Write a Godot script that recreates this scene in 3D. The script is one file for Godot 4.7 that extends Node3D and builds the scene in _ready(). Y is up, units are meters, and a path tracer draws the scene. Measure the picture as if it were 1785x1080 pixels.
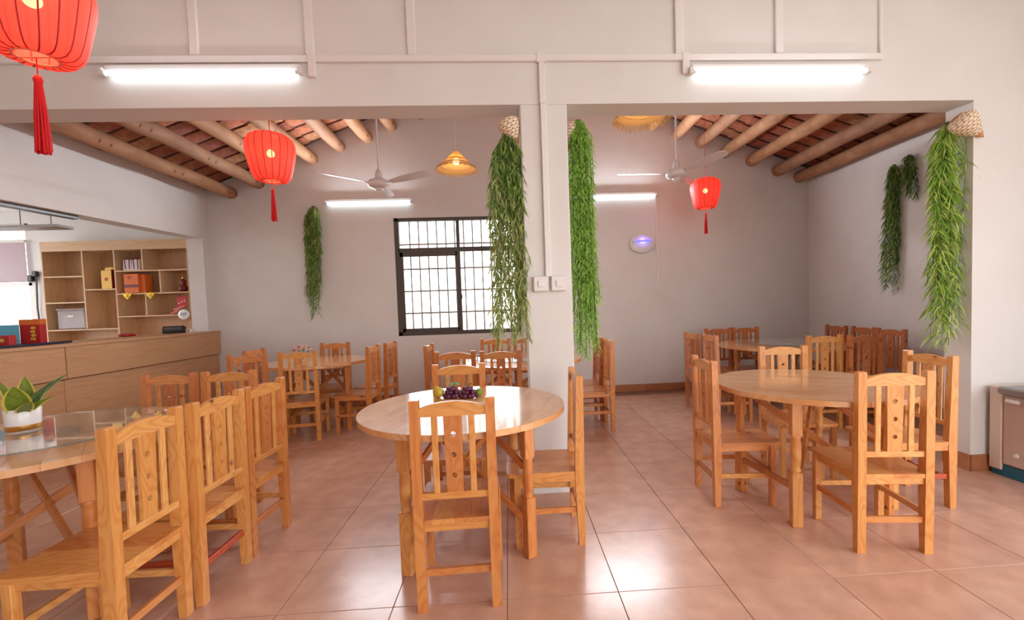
extends Node3D

var M := {}
var used := {}
var rng := RandomNumberGenerator.new()

const EYE := 1.45        # camera height
const ZF := -3.217       # front face of the wall with the two wide openings
const ZK := -3.431       # its back face
const ZW := -6.8         # back wall of the dining room
const YB := 2.923        # underside of the beam over the openings

func _ready() -> void:
	rng.seed = 7
	# ---- camera ----
	var cam := Camera3D.new()
	cam.name = "camera"
	var cb := Basis(Vector3(0.9980858, -0.0335179, 0.0519733), Vector3(0.0356326, 0.9985517, -0.0403088), Vector3(-0.0505470, 0.0420836, 0.9978346))
	cam.transform = Transform3D(cb.orthonormalized(), Vector3(0, EYE, 0))
	cam.near = 0.05
	cam.far = 200.0
	cam.projection = Camera3D.PROJECTION_FRUSTUM
	cam.size = 2.0 * 0.05 * 540.0 / 748.4856
	cam.frustum_offset = Vector2(-33.118 / 748.4856, 22.911 / 748.4856) * 0.05
	add_child(cam)
	cam.current = true
	# ---- sky, exposure ----
	var env := Environment.new()
	var sky := Sky.new()
	var sm := ProceduralSkyMaterial.new()
	sm.sky_top_color = Color(0.93, 0.94, 0.97)
	sm.sky_horizon_color = Color(1.0, 0.98, 0.95)
	sm.ground_bottom_color = Color(0.62, 0.58, 0.54)
	sm.ground_horizon_color = Color(0.85, 0.82, 0.78)
	sm.sky_energy_multiplier = SKY
	sm.ground_energy_multiplier = SKY
	sm.sun_angle_max = 1.0
	sky.sky_material = sm
	env.background_mode = Environment.BG_SKY
	env.sky = sky
	env.tonemap_mode = Environment.TONE_MAPPER_LINEAR
	env.tonemap_exposure = EXPOSURE
	env.sdfgi_enabled = true
	env.ssao_enabled = true
	env.ssil_enabled = true
	var we := WorldEnvironment.new()
	we.name = "environment"
	we.environment = env
	add_child(we)
	materials()
	room()
	roof()
	windows()
	cashier()
	furniture()
	hanging()
	greenery()
	small_things()

const SKY := 2.7
const EXPOSURE := 0.56
const TUBE := 9.0
const TUBE_LIGHT := 5.4

# ------------------------------------------------------------------ helpers
func numbered(n: String) -> String:
	if not used.has(n):
		used[n] = 0
		return n
	used[n] += 1
	return "%s_%03d" % [n, used[n]]

func thing(called: String, label: String, category: String, at := Vector3.ZERO, turn := 0.0, group := "") -> Node3D:
	var o := Node3D.new()
	o.name = numbered(called)
	add_child(o)
	o.position = at
	o.rotation.y = turn
	o.set_meta("label", label)
	o.set_meta("category", category)
	if group:
		o.set_meta("group", group)
	return o

func part(called: String, mesh: Mesh, mat: Material, parent: Node, at := Transform3D()) -> MeshInstance3D:
	var o := MeshInstance3D.new()
	o.name = called
	o.mesh = mesh
	o.material_override = mat
	o.transform = at
	parent.add_child(o, true)
	return o

func struct(called: String, mesh: Mesh, mat: Material, label := "", category := "") -> MeshInstance3D:
	var o := MeshInstance3D.new()
	o.name = numbered(called)
	o.mesh = mesh
	o.material_override = mat
	add_child(o)
	o.set_meta("kind", "structure")
	if label:
		o.set_meta("label", label)
		o.set_meta("category", category)
	return o

func tag(o: Node, label: String, category: String, group := "") -> void:
	o.set_meta("label", label)
	o.set_meta("category", category)
	if group:
		o.set_meta("group", group)

func S() -> SurfaceTool:
	var s := SurfaceTool.new()
	s.begin(Mesh.PRIMITIVE_TRIANGLES)
	return s

func vert(s: SurfaceTool, p: Vector3, n: Vector3, uv: Vector2) -> void:
	s.set_normal(n)
	s.set_uv(uv)
	s.add_vertex(p)

func tri(s: SurfaceTool, a: Vector3, b: Vector3, c: Vector3, na: Vector3, nb: Vector3, nc: Vector3, ua := Vector2.ZERO, ub := Vector2.ZERO, uc := Vector2.ZERO) -> void:
	if (b - a).cross(c - a).dot(na + nb + nc) > 0.0:
		vert(s, a, na, ua); vert(s, c, nc, uc); vert(s, b, nb, ub)
	else:
		vert(s, a, na, ua); vert(s, b, nb, ub); vert(s, c, nc, uc)

func quad(s: SurfaceTool, a: Vector3, b: Vector3, c: Vector3, d: Vector3, n: Vector3, ua := Vector2.ZERO, ub := Vector2.ZERO, uc := Vector2.ZERO, ud := Vector2.ZERO) -> void:
	tri(s, a, b, c, n, n, n, ua, ub, uc)
	tri(s, a, c, d, n, n, n, ua, uc, ud)

# a box with chamfered edges; the texture's v runs along its longest side
func box(s: SurfaceTool, c: Vector3, size: Vector3, b := 0.003, xf := Transform3D()) -> void:
	var h := size * 0.5
	b = minf(b, minf(h.x, minf(h.y, h.z)) * 0.9)
	var L := size.max_axis_index()
	var off := Vector2(rng.randf(), rng.randf())
	var nb := xf.basis.orthonormalized()
	var put := func(ps: Array, n: Vector3) -> void:
		var ax := n.abs().max_axis_index()
		var ia := (ax + 1) % 3
		var ib := (ax + 2) % 3
		if ia == L:
			var k := ia
			ia = ib
			ib = k
		var us := []
		var qs := []
		for p in ps:
			us.append(Vector2(p[ia] * 2.0, p[ib]) + off)
			qs.append(xf * (c + p))
		var m: Vector3 = (nb * n).normalized()
		if qs.size() == 4:
			quad(s, qs[0], qs[1], qs[2], qs[3], m, us[0], us[1], us[2], us[3])
		else:
			tri(s, qs[0], qs[1], qs[2], m, m, m, us[0], us[1], us[2])
	for a in 3:
		var p := (a + 1) % 3
		var q := (a + 2) % 3
		for sa in [-1.0, 1.0]:
			var pts := []
			for k in [[-1, -1], [1, -1], [1, 1], [-1, 1]]:
				var v := Vector3.ZERO
				v[a] = sa * h[a]
				v[p] = k[0] * (h[p] - b)
				v[q] = k[1] * (h[q] - b)
				pts.append(v)
			var n := Vector3.ZERO
			n[a] = sa
			put.call(pts, n)
			if b <= 0.0:
				continue
			for sp in [-1.0, 1.0]:
				var e := []
				for k in [[0, -1], [0, 1], [1, 1], [1, -1]]:
					var v := Vector3.ZERO
					v[a] = sa * (h[a] - (b if k[0] else 0.0))
					v[p] = sp * (h[p] - (0.0 if k[0] else b))
					v[q] = k[1] * (h[q] - b)
					e.append(v)
				var m := Vector3.ZERO
				m[a] = sa * 1.001
				m[p] = sp
				put.call(e, m.normalized())
	if b > 0.0:
		for sx in [-1.0, 1.0]:
			for sy in [-1.0, 1.0]:
				for sz in [-1.0, 1.0]:
					var g := Vector3(sx, sy, sz)
					put.call([Vector3(h.x, h.y - b, h.z - b) * g, Vector3(h.x - b, h.y, h.z - b) * g, Vector3(h.x - b, h.y - b, h.z) * g], (g * Vector3(1.001, 1, 1)).normalized())

func box_mesh(c: Vector3, size: Vector3, b := 0.003, xf := Transform3D()) -> ArrayMesh:
	var s := S()
	box(s, c, size, b, xf)
	return s.commit()

# boxes given as [min, max] joined into one mesh
func walls(list: Array, b := 0.0) -> ArrayMesh:
	var s := S()
	for l in list:
		box(s, (l[0] + l[1]) * 0.5, (l[1] - l[0]).abs(), b)
	return s.commit()

# polygon in xy, thickness along z from z0 to z1
func extrude(s: SurfaceTool, poly: PackedVector2Array, z0: float, z1: float, xf := Transform3D(), along := 1, smooth := false) -> void:
	if Geometry2D.is_polygon_clockwise(poly):
		poly = poly.duplicate()
		poly.reverse()
	var ids := Geometry2D.triangulate_polygon(poly)
	var nb := xf.basis.orthonormalized()
	var off := Vector2(rng.randf(), rng.randf())
	var uv := func(v: Vector2) -> Vector2:
		return off + (Vector2(v.x * 2.0, v.y) if along == 1 else Vector2(v.y * 2.0, v.x))
	for i in range(0, ids.size(), 3):
		for z in [z0, z1]:
			var n := nb * Vector3(0, 0, signf(z - (z0 + z1) * 0.5))
			var p := []
			for k in 3:
				var v := poly[ids[i + k]]
				p.append(v)
			tri(s, xf * Vector3(p[0].x, p[0].y, z), xf * Vector3(p[1].x, p[1].y, z), xf * Vector3(p[2].x, p[2].y, z), n, n, n, uv.call(p[0]), uv.call(p[1]), uv.call(p[2]))
	var c := poly.size()
	var ns := []
	for i in c:
		var d := (poly[(i + 1) % c] - poly[i]).normalized()
		ns.append(Vector3(d.y, -d.x, 0))
	for i in c:
		var a := poly[i]
		var b := poly[(i + 1) % c]
		var na: Vector3 = ns[i]
		var nc: Vector3 = ns[i]
		if smooth:
			var before: Vector3 = ns[(i + c - 1) % c]
			var after: Vector3 = ns[(i + 1) % c]
			if before.dot(ns[i]) > 0.7:
				na = (before + ns[i]).normalized()
			if after.dot(ns[i]) > 0.7:
				nc = (after + ns[i]).normalized()
		na = nb * na
		nc = nb * nc
		var t := Vector2(z1 - z0, 0) * 2.0 if along == 1 else Vector2(z1 - z0, 0) * 2.0
		var ua: Vector2 = uv.call(a)
		var ub: Vector2 = uv.call(b)
		tri(s, xf * Vector3(a.x, a.y, z0), xf * Vector3(b.x, b.y, z0), xf * Vector3(b.x, b.y, z1), na, nc, nc, ua, ub, ub + t)
		tri(s, xf * Vector3(a.x, a.y, z0), xf * Vector3(b.x, b.y, z1), xf * Vector3(a.x, a.y, z1), na, nc, na, ua, ub + t, ua + t)

func ext(poly: PackedVector2Array, z0: float, z1: float, xf := Transform3D(), along := 1, smooth := false) -> ArrayMesh:
	var s := S()
	extrude(s, poly, z0, z1, xf, along, smooth)
	return s.commit()

# profile of (radius, height) turned about y
func lathe(s: SurfaceTool, prof: Array, seg := 24, xf := Transform3D()) -> void:
	var n := prof.size() - 1
	var ns := []
	for i in n:
		var d: Vector2 = (prof[i + 1] - prof[i]).normalized()
		ns.append(Vector2(d.y, -d.x))
	var nb := xf.basis.orthonormalized()
	var len_ := 0.0
	for i in n:
		var a: Vector2 = prof[i]
		var b: Vector2 = prof[i + 1]
		var na: Vector2 = ns[i]
		var nc: Vector2 = ns[i]
		if i > 0 and ns[i - 1].dot(ns[i]) > 0.6:
			na = (ns[i - 1] + ns[i]).normalized()
		if i < n - 1 and ns[i + 1].dot(ns[i]) > 0.6:
			nc = (ns[i + 1] + ns[i]).normalized()
		var l2 := len_ + a.distance_to(b)
		for k in seg:
			var t0 := TAU * k / seg
			var t1 := TAU * (k + 1) / seg
			var d0 := Vector3(cos(t0), 0, sin(t0))
			var d1 := Vector3(cos(t1), 0, sin(t1))
			var up := Vector3.UP
			var A := xf * (d0 * a.x + up * a.y)
			var B := xf * (d1 * a.x + up * a.y)
			var C := xf * (d1 * b.x + up * b.y)
			var D := xf * (d0 * b.x + up * b.y)
			var nA := nb * (d0 * na.x + up * na.y)
			var nB := nb * (d1 * na.x + up * na.y)
			var nC := nb * (d1 * nc.x + up * nc.y)
			var nD := nb * (d0 * nc.x + up * nc.y)
			var w := maxf(a.x, b.x) * TAU
			var u0 := w * k / seg
			var u1 := w * (k + 1) / seg
			if a.x > 1e-5:
				tri(s, A, B, C, nA, nB, nC, Vector2(u0, len_), Vector2(u1, len_), Vector2(u1, l2))
			if b.x > 1e-5:
				tri(s, A, C, D, nA, nC, nD, Vector2(u0, len_), Vector2(u1, l2), Vector2(u0, l2))
		len_ = l2

func turned(prof: Array, seg := 24, xf := Transform3D()) -> ArrayMesh:
	var s := S()
	lathe(s, prof, seg, xf)
	return s.commit()

# a tube through points, with one radius or a list of them
func tube(s: SurfaceTool, pts: Array, rad, seg := 8, caps := true) -> void:
	var n := pts.size()
	var rings := []
	var dirs := []
	var prev := Vector3.ZERO
	for i in n:
		var d: Vector3 = (pts[mini(i + 1, n - 1)] - pts[maxi(i - 1, 0)]).normalized()
		var x: Vector3
		if i == 0:
			x = d.cross(Vector3.RIGHT if absf(d.x) < 0.8 else Vector3.UP).normalized()
		else:
			x = (prev - d * prev.dot(d)).normalized()
		prev = x
		var y := d.cross(x)
		var r: float = rad[i] if rad is Array else rad
		var ring := []
		for k in seg:
			var t := TAU * k / seg
			ring.append([x * cos(t) + y * sin(t), pts[i] + (x * cos(t) + y * sin(t)) * r])
		rings.append(ring)
		dirs.append(d)
	var l := 0.0
	for i in n - 1:
		var l2: float = l + pts[i].distance_to(pts[i + 1])
		for k in seg:
			var a = rings[i][k]
			var b = rings[i][(k + 1) % seg]
			var c = rings[i + 1][(k + 1) % seg]
			var d = rings[i + 1][k]
			var u0 := 0.6 * k / seg
			var u1 := 0.6 * (k + 1) / seg
			tri(s, a[1], b[1], c[1], a[0], b[0], c[0], Vector2(u0, l), Vector2(u1, l), Vector2(u1, l2))
			tri(s, a[1], c[1], d[1], a[0], c[0], d[0], Vector2(u0, l), Vector2(u1, l2), Vector2(u0, l2))
		l = l2
	if caps:
		for e in [0, n - 1]:
			var nn: Vector3 = -dirs[0] if e == 0 else dirs[n - 1]
			for k in range(1, seg - 1):
				var q = rings[e]
				tri(s, q[0][1], q[k][1], q[k + 1][1], nn, nn, nn, Vector2(0.1, 0.1), Vector2(0.12, 0.1), Vector2(0.12, 0.12))

func tubes(pts: Array, rad, seg := 8) -> ArrayMesh:
	var s := S()
	tube(s, pts, rad, seg)
	return s.commit()

# a straight bar of rectangular section between two points
func bar(s: SurfaceTool, a: Vector3, b: Vector3, w: float, t: float, bev := 0.002) -> void:
	var d := (b - a).normalized()
	var side := d.cross(Vector3.UP if absf(d.y) < 0.95 else Vector3.RIGHT).normalized()
	var up := side.cross(d).normalized()
	box(s, Vector3.ZERO, Vector3(w, a.distance_to(b), t), bev, Transform3D(Basis(side, d, up), (a + b) * 0.5))

func bars(a: Vector3, b: Vector3, w: float, t: float) -> ArrayMesh:
	var s := S()
	bar(s, a, b, w, t)
	return s.commit()

func ball(r: float, seg := 12, rows := 8) -> ArrayMesh:
	var p := []
	for i in rows + 1:
		var t := PI * i / rows - PI / 2
		p.append(Vector2(maxf(r * cos(t), 0.0), r * sin(t)))
	return turned(p, seg)

func at(x: float, y: float, z: float) -> Transform3D:
	return Transform3D(Basis(), Vector3(x, y, z))

# ------------------------------------------------------------------ materials
func mat(c: Color, rough := 0.6, metal := 0.0, spec := 0.5) -> StandardMaterial3D:
	var m := StandardMaterial3D.new()
	m.albedo_color = c
	m.roughness = rough
	m.metallic = metal
	m.metallic_specular = spec
	return m

func noise(freq: float, sd: int, oct := 3) -> FastNoiseLite:
	var n := FastNoiseLite.new()
	n.seed = sd
	n.noise_type = FastNoiseLite.TYPE_SIMPLEX_SMOOTH
	n.frequency = freq
	n.fractal_octaves = oct
	return n

func grain(w: int, h: int, sd: int, light: Color, dark: Color, rings: float, knots: int) -> ImageTexture:
	var big := noise(1.0, sd, 2)
	var fine := noise(1.0, sd + 9, 2)
	var r2 := RandomNumberGenerator.new()
	r2.seed = sd
	var ks := []
	for k in knots:
		ks.append(Vector3(r2.randf() * w, r2.randf_range(0.1, 0.9) * h / 2, r2.randf_range(5, 9)))
	var im := Image.create(w, h, false, Image.FORMAT_RGB8)
	for y in h / 2:
		for x in w:
			var px := float(x)
			var kd := 0.0
			for k: Vector3 in ks:
				var d := Vector2((x - k.x), (y - k.y) * 0.5).length() / k.z
				px += (x - k.x) * 0.9 * exp(-d * d * 0.12)
				kd = maxf(kd, exp(-d * d * 1.2))
			var g := big.get_noise_2d(px * 0.011, y * 0.0016)
			var ring := 0.5 + 0.5 * sin(g * rings + px * 0.05)
			ring = pow(ring, 2.2)
			var f := 0.5 + 0.5 * fine.get_noise_2d(x * 0.35, y * 0.012)
			var t := clampf(0.18 + 0.5 * ring * (0.55 + 0.45 * f) + 0.28 * (f - 0.4) + 0.25 * big.get_noise_2d(x * 0.004 + 40.0, y * 0.001), 0.0, 1.0)
			var c := light.lerp(dark, t)
			c = c.lerp(Color(0.30, 0.17, 0.09), kd * 0.8)
			im.set_pixel(x, y, c)
			im.set_pixel(x, h - 1 - y, c)
	return ImageTexture.create_from_image(im)

func mottle(sd: int, freq: float, c1: Color, c2: Color, size := 512, oct := 4) -> NoiseTexture2D:
	var t := NoiseTexture2D.new()
	t.width = size
	t.height = size
	t.seamless = true
	t.noise = noise(freq, sd, oct)
	var g := Gradient.new()
	g.set_color(0, c1)
	g.set_color(1, c2)
	t.color_ramp = g
	return t

func bumps(sd: int, freq: float, oct := 4, size := 512) -> NoiseTexture2D:
	var t := NoiseTexture2D.new()
	t.width = size
	t.height = size
	t.seamless = true
	t.noise = noise(freq, sd, oct)
	return t

func triplanar(m: StandardMaterial3D, scale: float) -> StandardMaterial3D:
	m.uv1_triplanar = true
	m.uv1_world_triplanar = true
	m.uv1_scale = Vector3.ONE * scale
	return m

func materials() -> void:
	# painted plaster: off-white with faint unevenness
	var plaster := mottle(11, 0.004, Color(0.975, 0.97, 0.965), Color(1, 1, 1))
	var trowel := bumps(5, 0.02, 4)
	for k in [["wall", Color(0.885, 0.875, 0.865)], ["wall_back", Color(0.895, 0.885, 0.875)], ["wall_cash", Color(0.93, 0.93, 0.93)]]:
		var m := mat(k[1], 0.75, 0.0, 0.35)
		m.albedo_texture = plaster
		m.heightmap_enabled = true
		m.heightmap_texture = trowel
		m.heightmap_scale = 0.06
		M[k[0]] = triplanar(m, 0.6)
	M.trim = mat(Color(0.905, 0.885, 0.875), 0.45)
	M.white = mat(Color(0.88, 0.86, 0.85), 0.35)
	M.fan = mat(Color(0.86, 0.83, 0.82), 0.3)
	# floor: pinkish polished porcelain, cream-pink clouds
	var cloud := mottle(3, 0.012, Color(0.90, 0.87, 0.86), Color(1, 1, 1))
	for k in 5:
		var base: Color = [Color(0.87, 0.695, 0.595), Color(0.86, 0.68, 0.585), Color(0.875, 0.705, 0.61), Color(0.865, 0.685, 0.58), Color(0.87, 0.70, 0.61)][k]
		var m := mat(base, 0.24, 0.0, 0.55)
		m.albedo_texture = cloud
		M["tile%d" % k] = triplanar(m, 0.7)
	M.grout = mat(Color(0.58, 0.45, 0.38), 0.9)
	for k in 3:
		var m := mat([Color(0.74, 0.50, 0.34), Color(0.71, 0.475, 0.325), Color(0.76, 0.52, 0.36)][k], 0.35)
		m.albedo_texture = cloud
		M["skirt%d" % k] = triplanar(m, 1.4)
	# timber
	var pine := grain(256, 1024, 21, Color(1.0, 0.97, 0.91), Color(0.88, 0.72, 0.55), 22.0, 1)
	var pine2 := grain(256, 1024, 47, Color(1.0, 0.96, 0.89), Color(0.86, 0.68, 0.51), 16.0, 2)
	for k in [["pine0", Color(0.89, 0.67, 0.415), pine], ["pine1", Color(0.86, 0.61, 0.375), pine2], ["pine2", Color(0.82, 0.565, 0.355), pine], ["pine3", Color(0.925, 0.73, 0.48), pine], ["pine4", Color(0.77, 0.50, 0.31), pine2], ["pine5", Color(0.86, 0.61, 0.41), pine2], ["red_pine", Color(0.76, 0.34, 0.20), pine]]:
		var m := mat(k[1], 0.34, 0.0, 0.5)
		m.albedo_texture = k[2]
		m.clearcoat_enabled = true
		m.clearcoat = 0.25
		m.clearcoat_roughness = 0.2
		M[k[0]] = m
	var board := grain(256, 1024, 90, Color(1.0, 0.97, 0.92), Color(0.86, 0.74, 0.60), 7.0, 0)
	for k in 3:
		var m := mat([Color(0.91, 0.72, 0.53), Color(0.89, 0.69, 0.50), Color(0.93, 0.75, 0.56)][k], 0.2, 0.0, 0.5)
		m.albedo_texture = board
		m.clearcoat_enabled = true
		m.clearcoat = 0.5
		m.clearcoat_roughness = 0.08
		M["plank%d" % k] = m
	var bark := grain(256, 1024, 63, Color(1, 0.98, 0.95), Color(0.80, 0.72, 0.64), 6.0, 3)
	for k in 3:
		var m := mat([Color(0.70, 0.53, 0.40), Color(0.66, 0.50, 0.39), Color(0.73, 0.55, 0.41)][k], 0.75)
		m.albedo_texture = bark
		M["log%d" % k] = m
	var burnt := mottle(8, 0.02, Color(0.72, 0.66, 0.64), Color(1, 1, 1), 256)
	for k in 5:
		var m := mat([Color(0.84, 0.53, 0.39), Color(0.87, 0.58, 0.42), Color(0.79, 0.48, 0.37), Color(0.90, 0.66, 0.48), Color(0.75, 0.46, 0.37)][k], 0.85)
		m.albedo_texture = burnt
		M["clay%d" % k] = triplanar(m, 2.0)
	var lam := grain(256, 512, 77, Color(1, 0.98, 0.95), Color(0.93, 0.86, 0.78), 12.0, 0)
	for k in [["laminate", Color(0.80, 0.645, 0.50)], ["laminate_light", Color(0.86, 0.74, 0.60)]]:
		var m := mat(k[1], 0.4)
		m.albedo_texture = lam
		M[k[0]] = m
	# metals, glass, plastics
	M.frame = mat(Color(0.33, 0.31, 0.29), 0.45, 0.2)
	M.iron = mat(Color(0.40, 0.36, 0.33), 0.5, 0.3)
	M.steel = mat(Color(0.62, 0.60, 0.59), 0.35, 0.7)
	M.steel_dark = mat(Color(0.36, 0.35, 0.35), 0.4, 0.6)
	M.black = mat(Color(0.06, 0.06, 0.06), 0.4)
	var pane := mat(Color(0.97, 1.0, 0.98, 0.06), 0.03)
	pane.transparency = BaseMaterial3D.TRANSPARENCY_ALPHA
	M.pane = pane
	var frosted := mat(Color(0.80, 0.76, 0.76, 0.45), 0.3)
	frosted.transparency = BaseMaterial3D.TRANSPARENCY_ALPHA
	M.frosted = frosted
	var glass := mat(Color(0.90, 0.97, 0.95, 0.10), 0.02, 0.0, 0.6)
	glass.transparency = BaseMaterial3D.TRANSPARENCY_ALPHA
	M.glass = glass
	var ge := mat(Color(0.25, 0.42, 0.38, 0.6), 0.1)
	ge.transparency = BaseMaterial3D.TRANSPARENCY_ALPHA
	M.glass_edge = ge
	var t := mat(Color(1, 1, 1), 0.3)
	t.emission_enabled = true
	t.emission = Color(0.90, 0.98, 1.0)
	t.emission_energy_multiplier = TUBE
	M.tube = t
	var b := mat(Color(1, 0.95, 0.85), 0.3)
	b.emission_enabled = true
	b.emission = Color(1.0, 0.86, 0.62)
	b.emission_energy_multiplier = 16.0
	M.bulb = b
	var uvl := mat(Color(0.4, 0.4, 1.0), 0.3)
	uvl.emission_enabled = true
	uvl.emission = Color(0.42, 0.40, 1.0)
	uvl.emission_energy_multiplier = 3.0
	M.uv_tube = uvl
	var silk := mat(Color(0.95, 0.29, 0.27, 0.86), 0.6)
	silk.transparency = BaseMaterial3D.TRANSPARENCY_ALPHA
	silk.backlight_enabled = true
	silk.backlight = Color(0.82, 0.22, 0.20)
	silk.rim_enabled = true
	silk.rim = 0.3
	M.silk = silk
	M.red_rib = mat(Color(0.62, 0.08, 0.09), 0.6)
	M.red_cord = mat(Color(0.80, 0.05, 0.08), 0.8)
	M.pink_ring = mat(Color(0.95, 0.50, 0.40), 0.5)
	var straw := mat(Color(0.96, 0.84, 0.62, 0.88), 0.8)
	straw.transparency = BaseMaterial3D.TRANSPARENCY_ALPHA
	straw.backlight_enabled = true
	straw.backlight = Color(0.85, 0.70, 0.45)
	straw.albedo_texture = mottle(31, 0.16, Color(0.66, 0.56, 0.46), Color(1, 1, 1), 256, 2)
	straw.uv1_scale = Vector3(3, 3, 3)
	M.straw = straw
	var cane := mat(Color(0.95, 0.90, 0.82), 0.8)
	var wim := Image.create(64, 64, false, Image.FORMAT_RGB8)
	for y in 64:
		for x in 64:
			var e := 0.5 + 0.5 * sin(x * TAU / 16.0 + (PI if (y / 8) % 2 else 0.0))
			var f := 0.5 + 0.5 * cos(y * TAU / 8.0)
			var v := clampf(1.0 - 0.75 * pow(e, 2.5) * f, 0.0, 1.0)
			wim.set_pixel(x, y, Color(v, v * 0.95, v * 0.9))
	cane.albedo_texture = ImageTexture.create_from_image(wim)
	cane.uv1_scale = Vector3(5.5, 5.5, 5.5)
	M.cane = cane
	M.cane_tip = mat(Color(0.78, 0.56, 0.38), 0.7)
	var leaf := mat(Color(1, 1, 1), 0.5)
	leaf.vertex_color_use_as_albedo = true
	leaf.backlight_enabled = true
	leaf.backlight = Color(0.45, 0.6, 0.25)
	leaf.cull_mode = BaseMaterial3D.CULL_DISABLED
	M.leaf = leaf
	M.deck = mat(Color(0.36, 0.24, 0.19), 0.9)
	M.stem = mat(Color(0.30, 0.36, 0.12), 0.7)
	M.ceramic = mat(Color(0.92, 0.91, 0.91), 0.15)
	M.gold = mat(Color(0.86, 0.62, 0.32), 0.25, 0.8)
	M.gold_paper = mat(Color(0.92, 0.76, 0.25), 0.35, 0.3)
	M.soil = mat(Color(0.20, 0.14, 0.10), 0.95)
	M.grape = mat(Color(0.34, 0.12, 0.22), 0.3)
	M.grape2 = mat(Color(0.42, 0.17, 0.30), 0.3)
	M.pear = mat(Color(0.78, 0.68, 0.22), 0.4)
	M.green_fruit = mat(Color(0.48, 0.60, 0.16), 0.4)
	M.paper_white = mat(Color(0.90, 0.86, 0.88), 0.6)
	M.red_box = mat(Color(0.72, 0.10, 0.09), 0.45)
	M.orange_box = mat(Color(0.86, 0.42, 0.14), 0.55)
	M.yellow_box = mat(Color(0.93, 0.74, 0.27), 0.4)
	M.maroon = mat(Color(0.45, 0.06, 0.06), 0.4)
	var bld := mat(Color(0.76, 0.70, 0.73), 0.8)
	bld.backlight_enabled = true
	bld.backlight = Color(0.5, 0.42, 0.46)
	M.blind = bld
	M.navy = mat(Color(0.06, 0.09, 0.20), 0.4)
	M.sky_blue = mat(Color(0.38, 0.68, 0.78), 0.5)
	M.teal = mat(Color(0.06, 0.36, 0.44), 0.35)
	M.petal = mat(Color(0.95, 0.85, 0.82), 0.6)
	M.petal_pink = mat(Color(0.90, 0.52, 0.52), 0.6)
	M.freezer = mat(Color(0.80, 0.70, 0.64), 0.18, 0.35)
	M.freezer_light = mat(Color(0.86, 0.79, 0.73), 0.35)
	M.concrete = mat(Color(0.72, 0.70, 0.67), 0.9)

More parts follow.
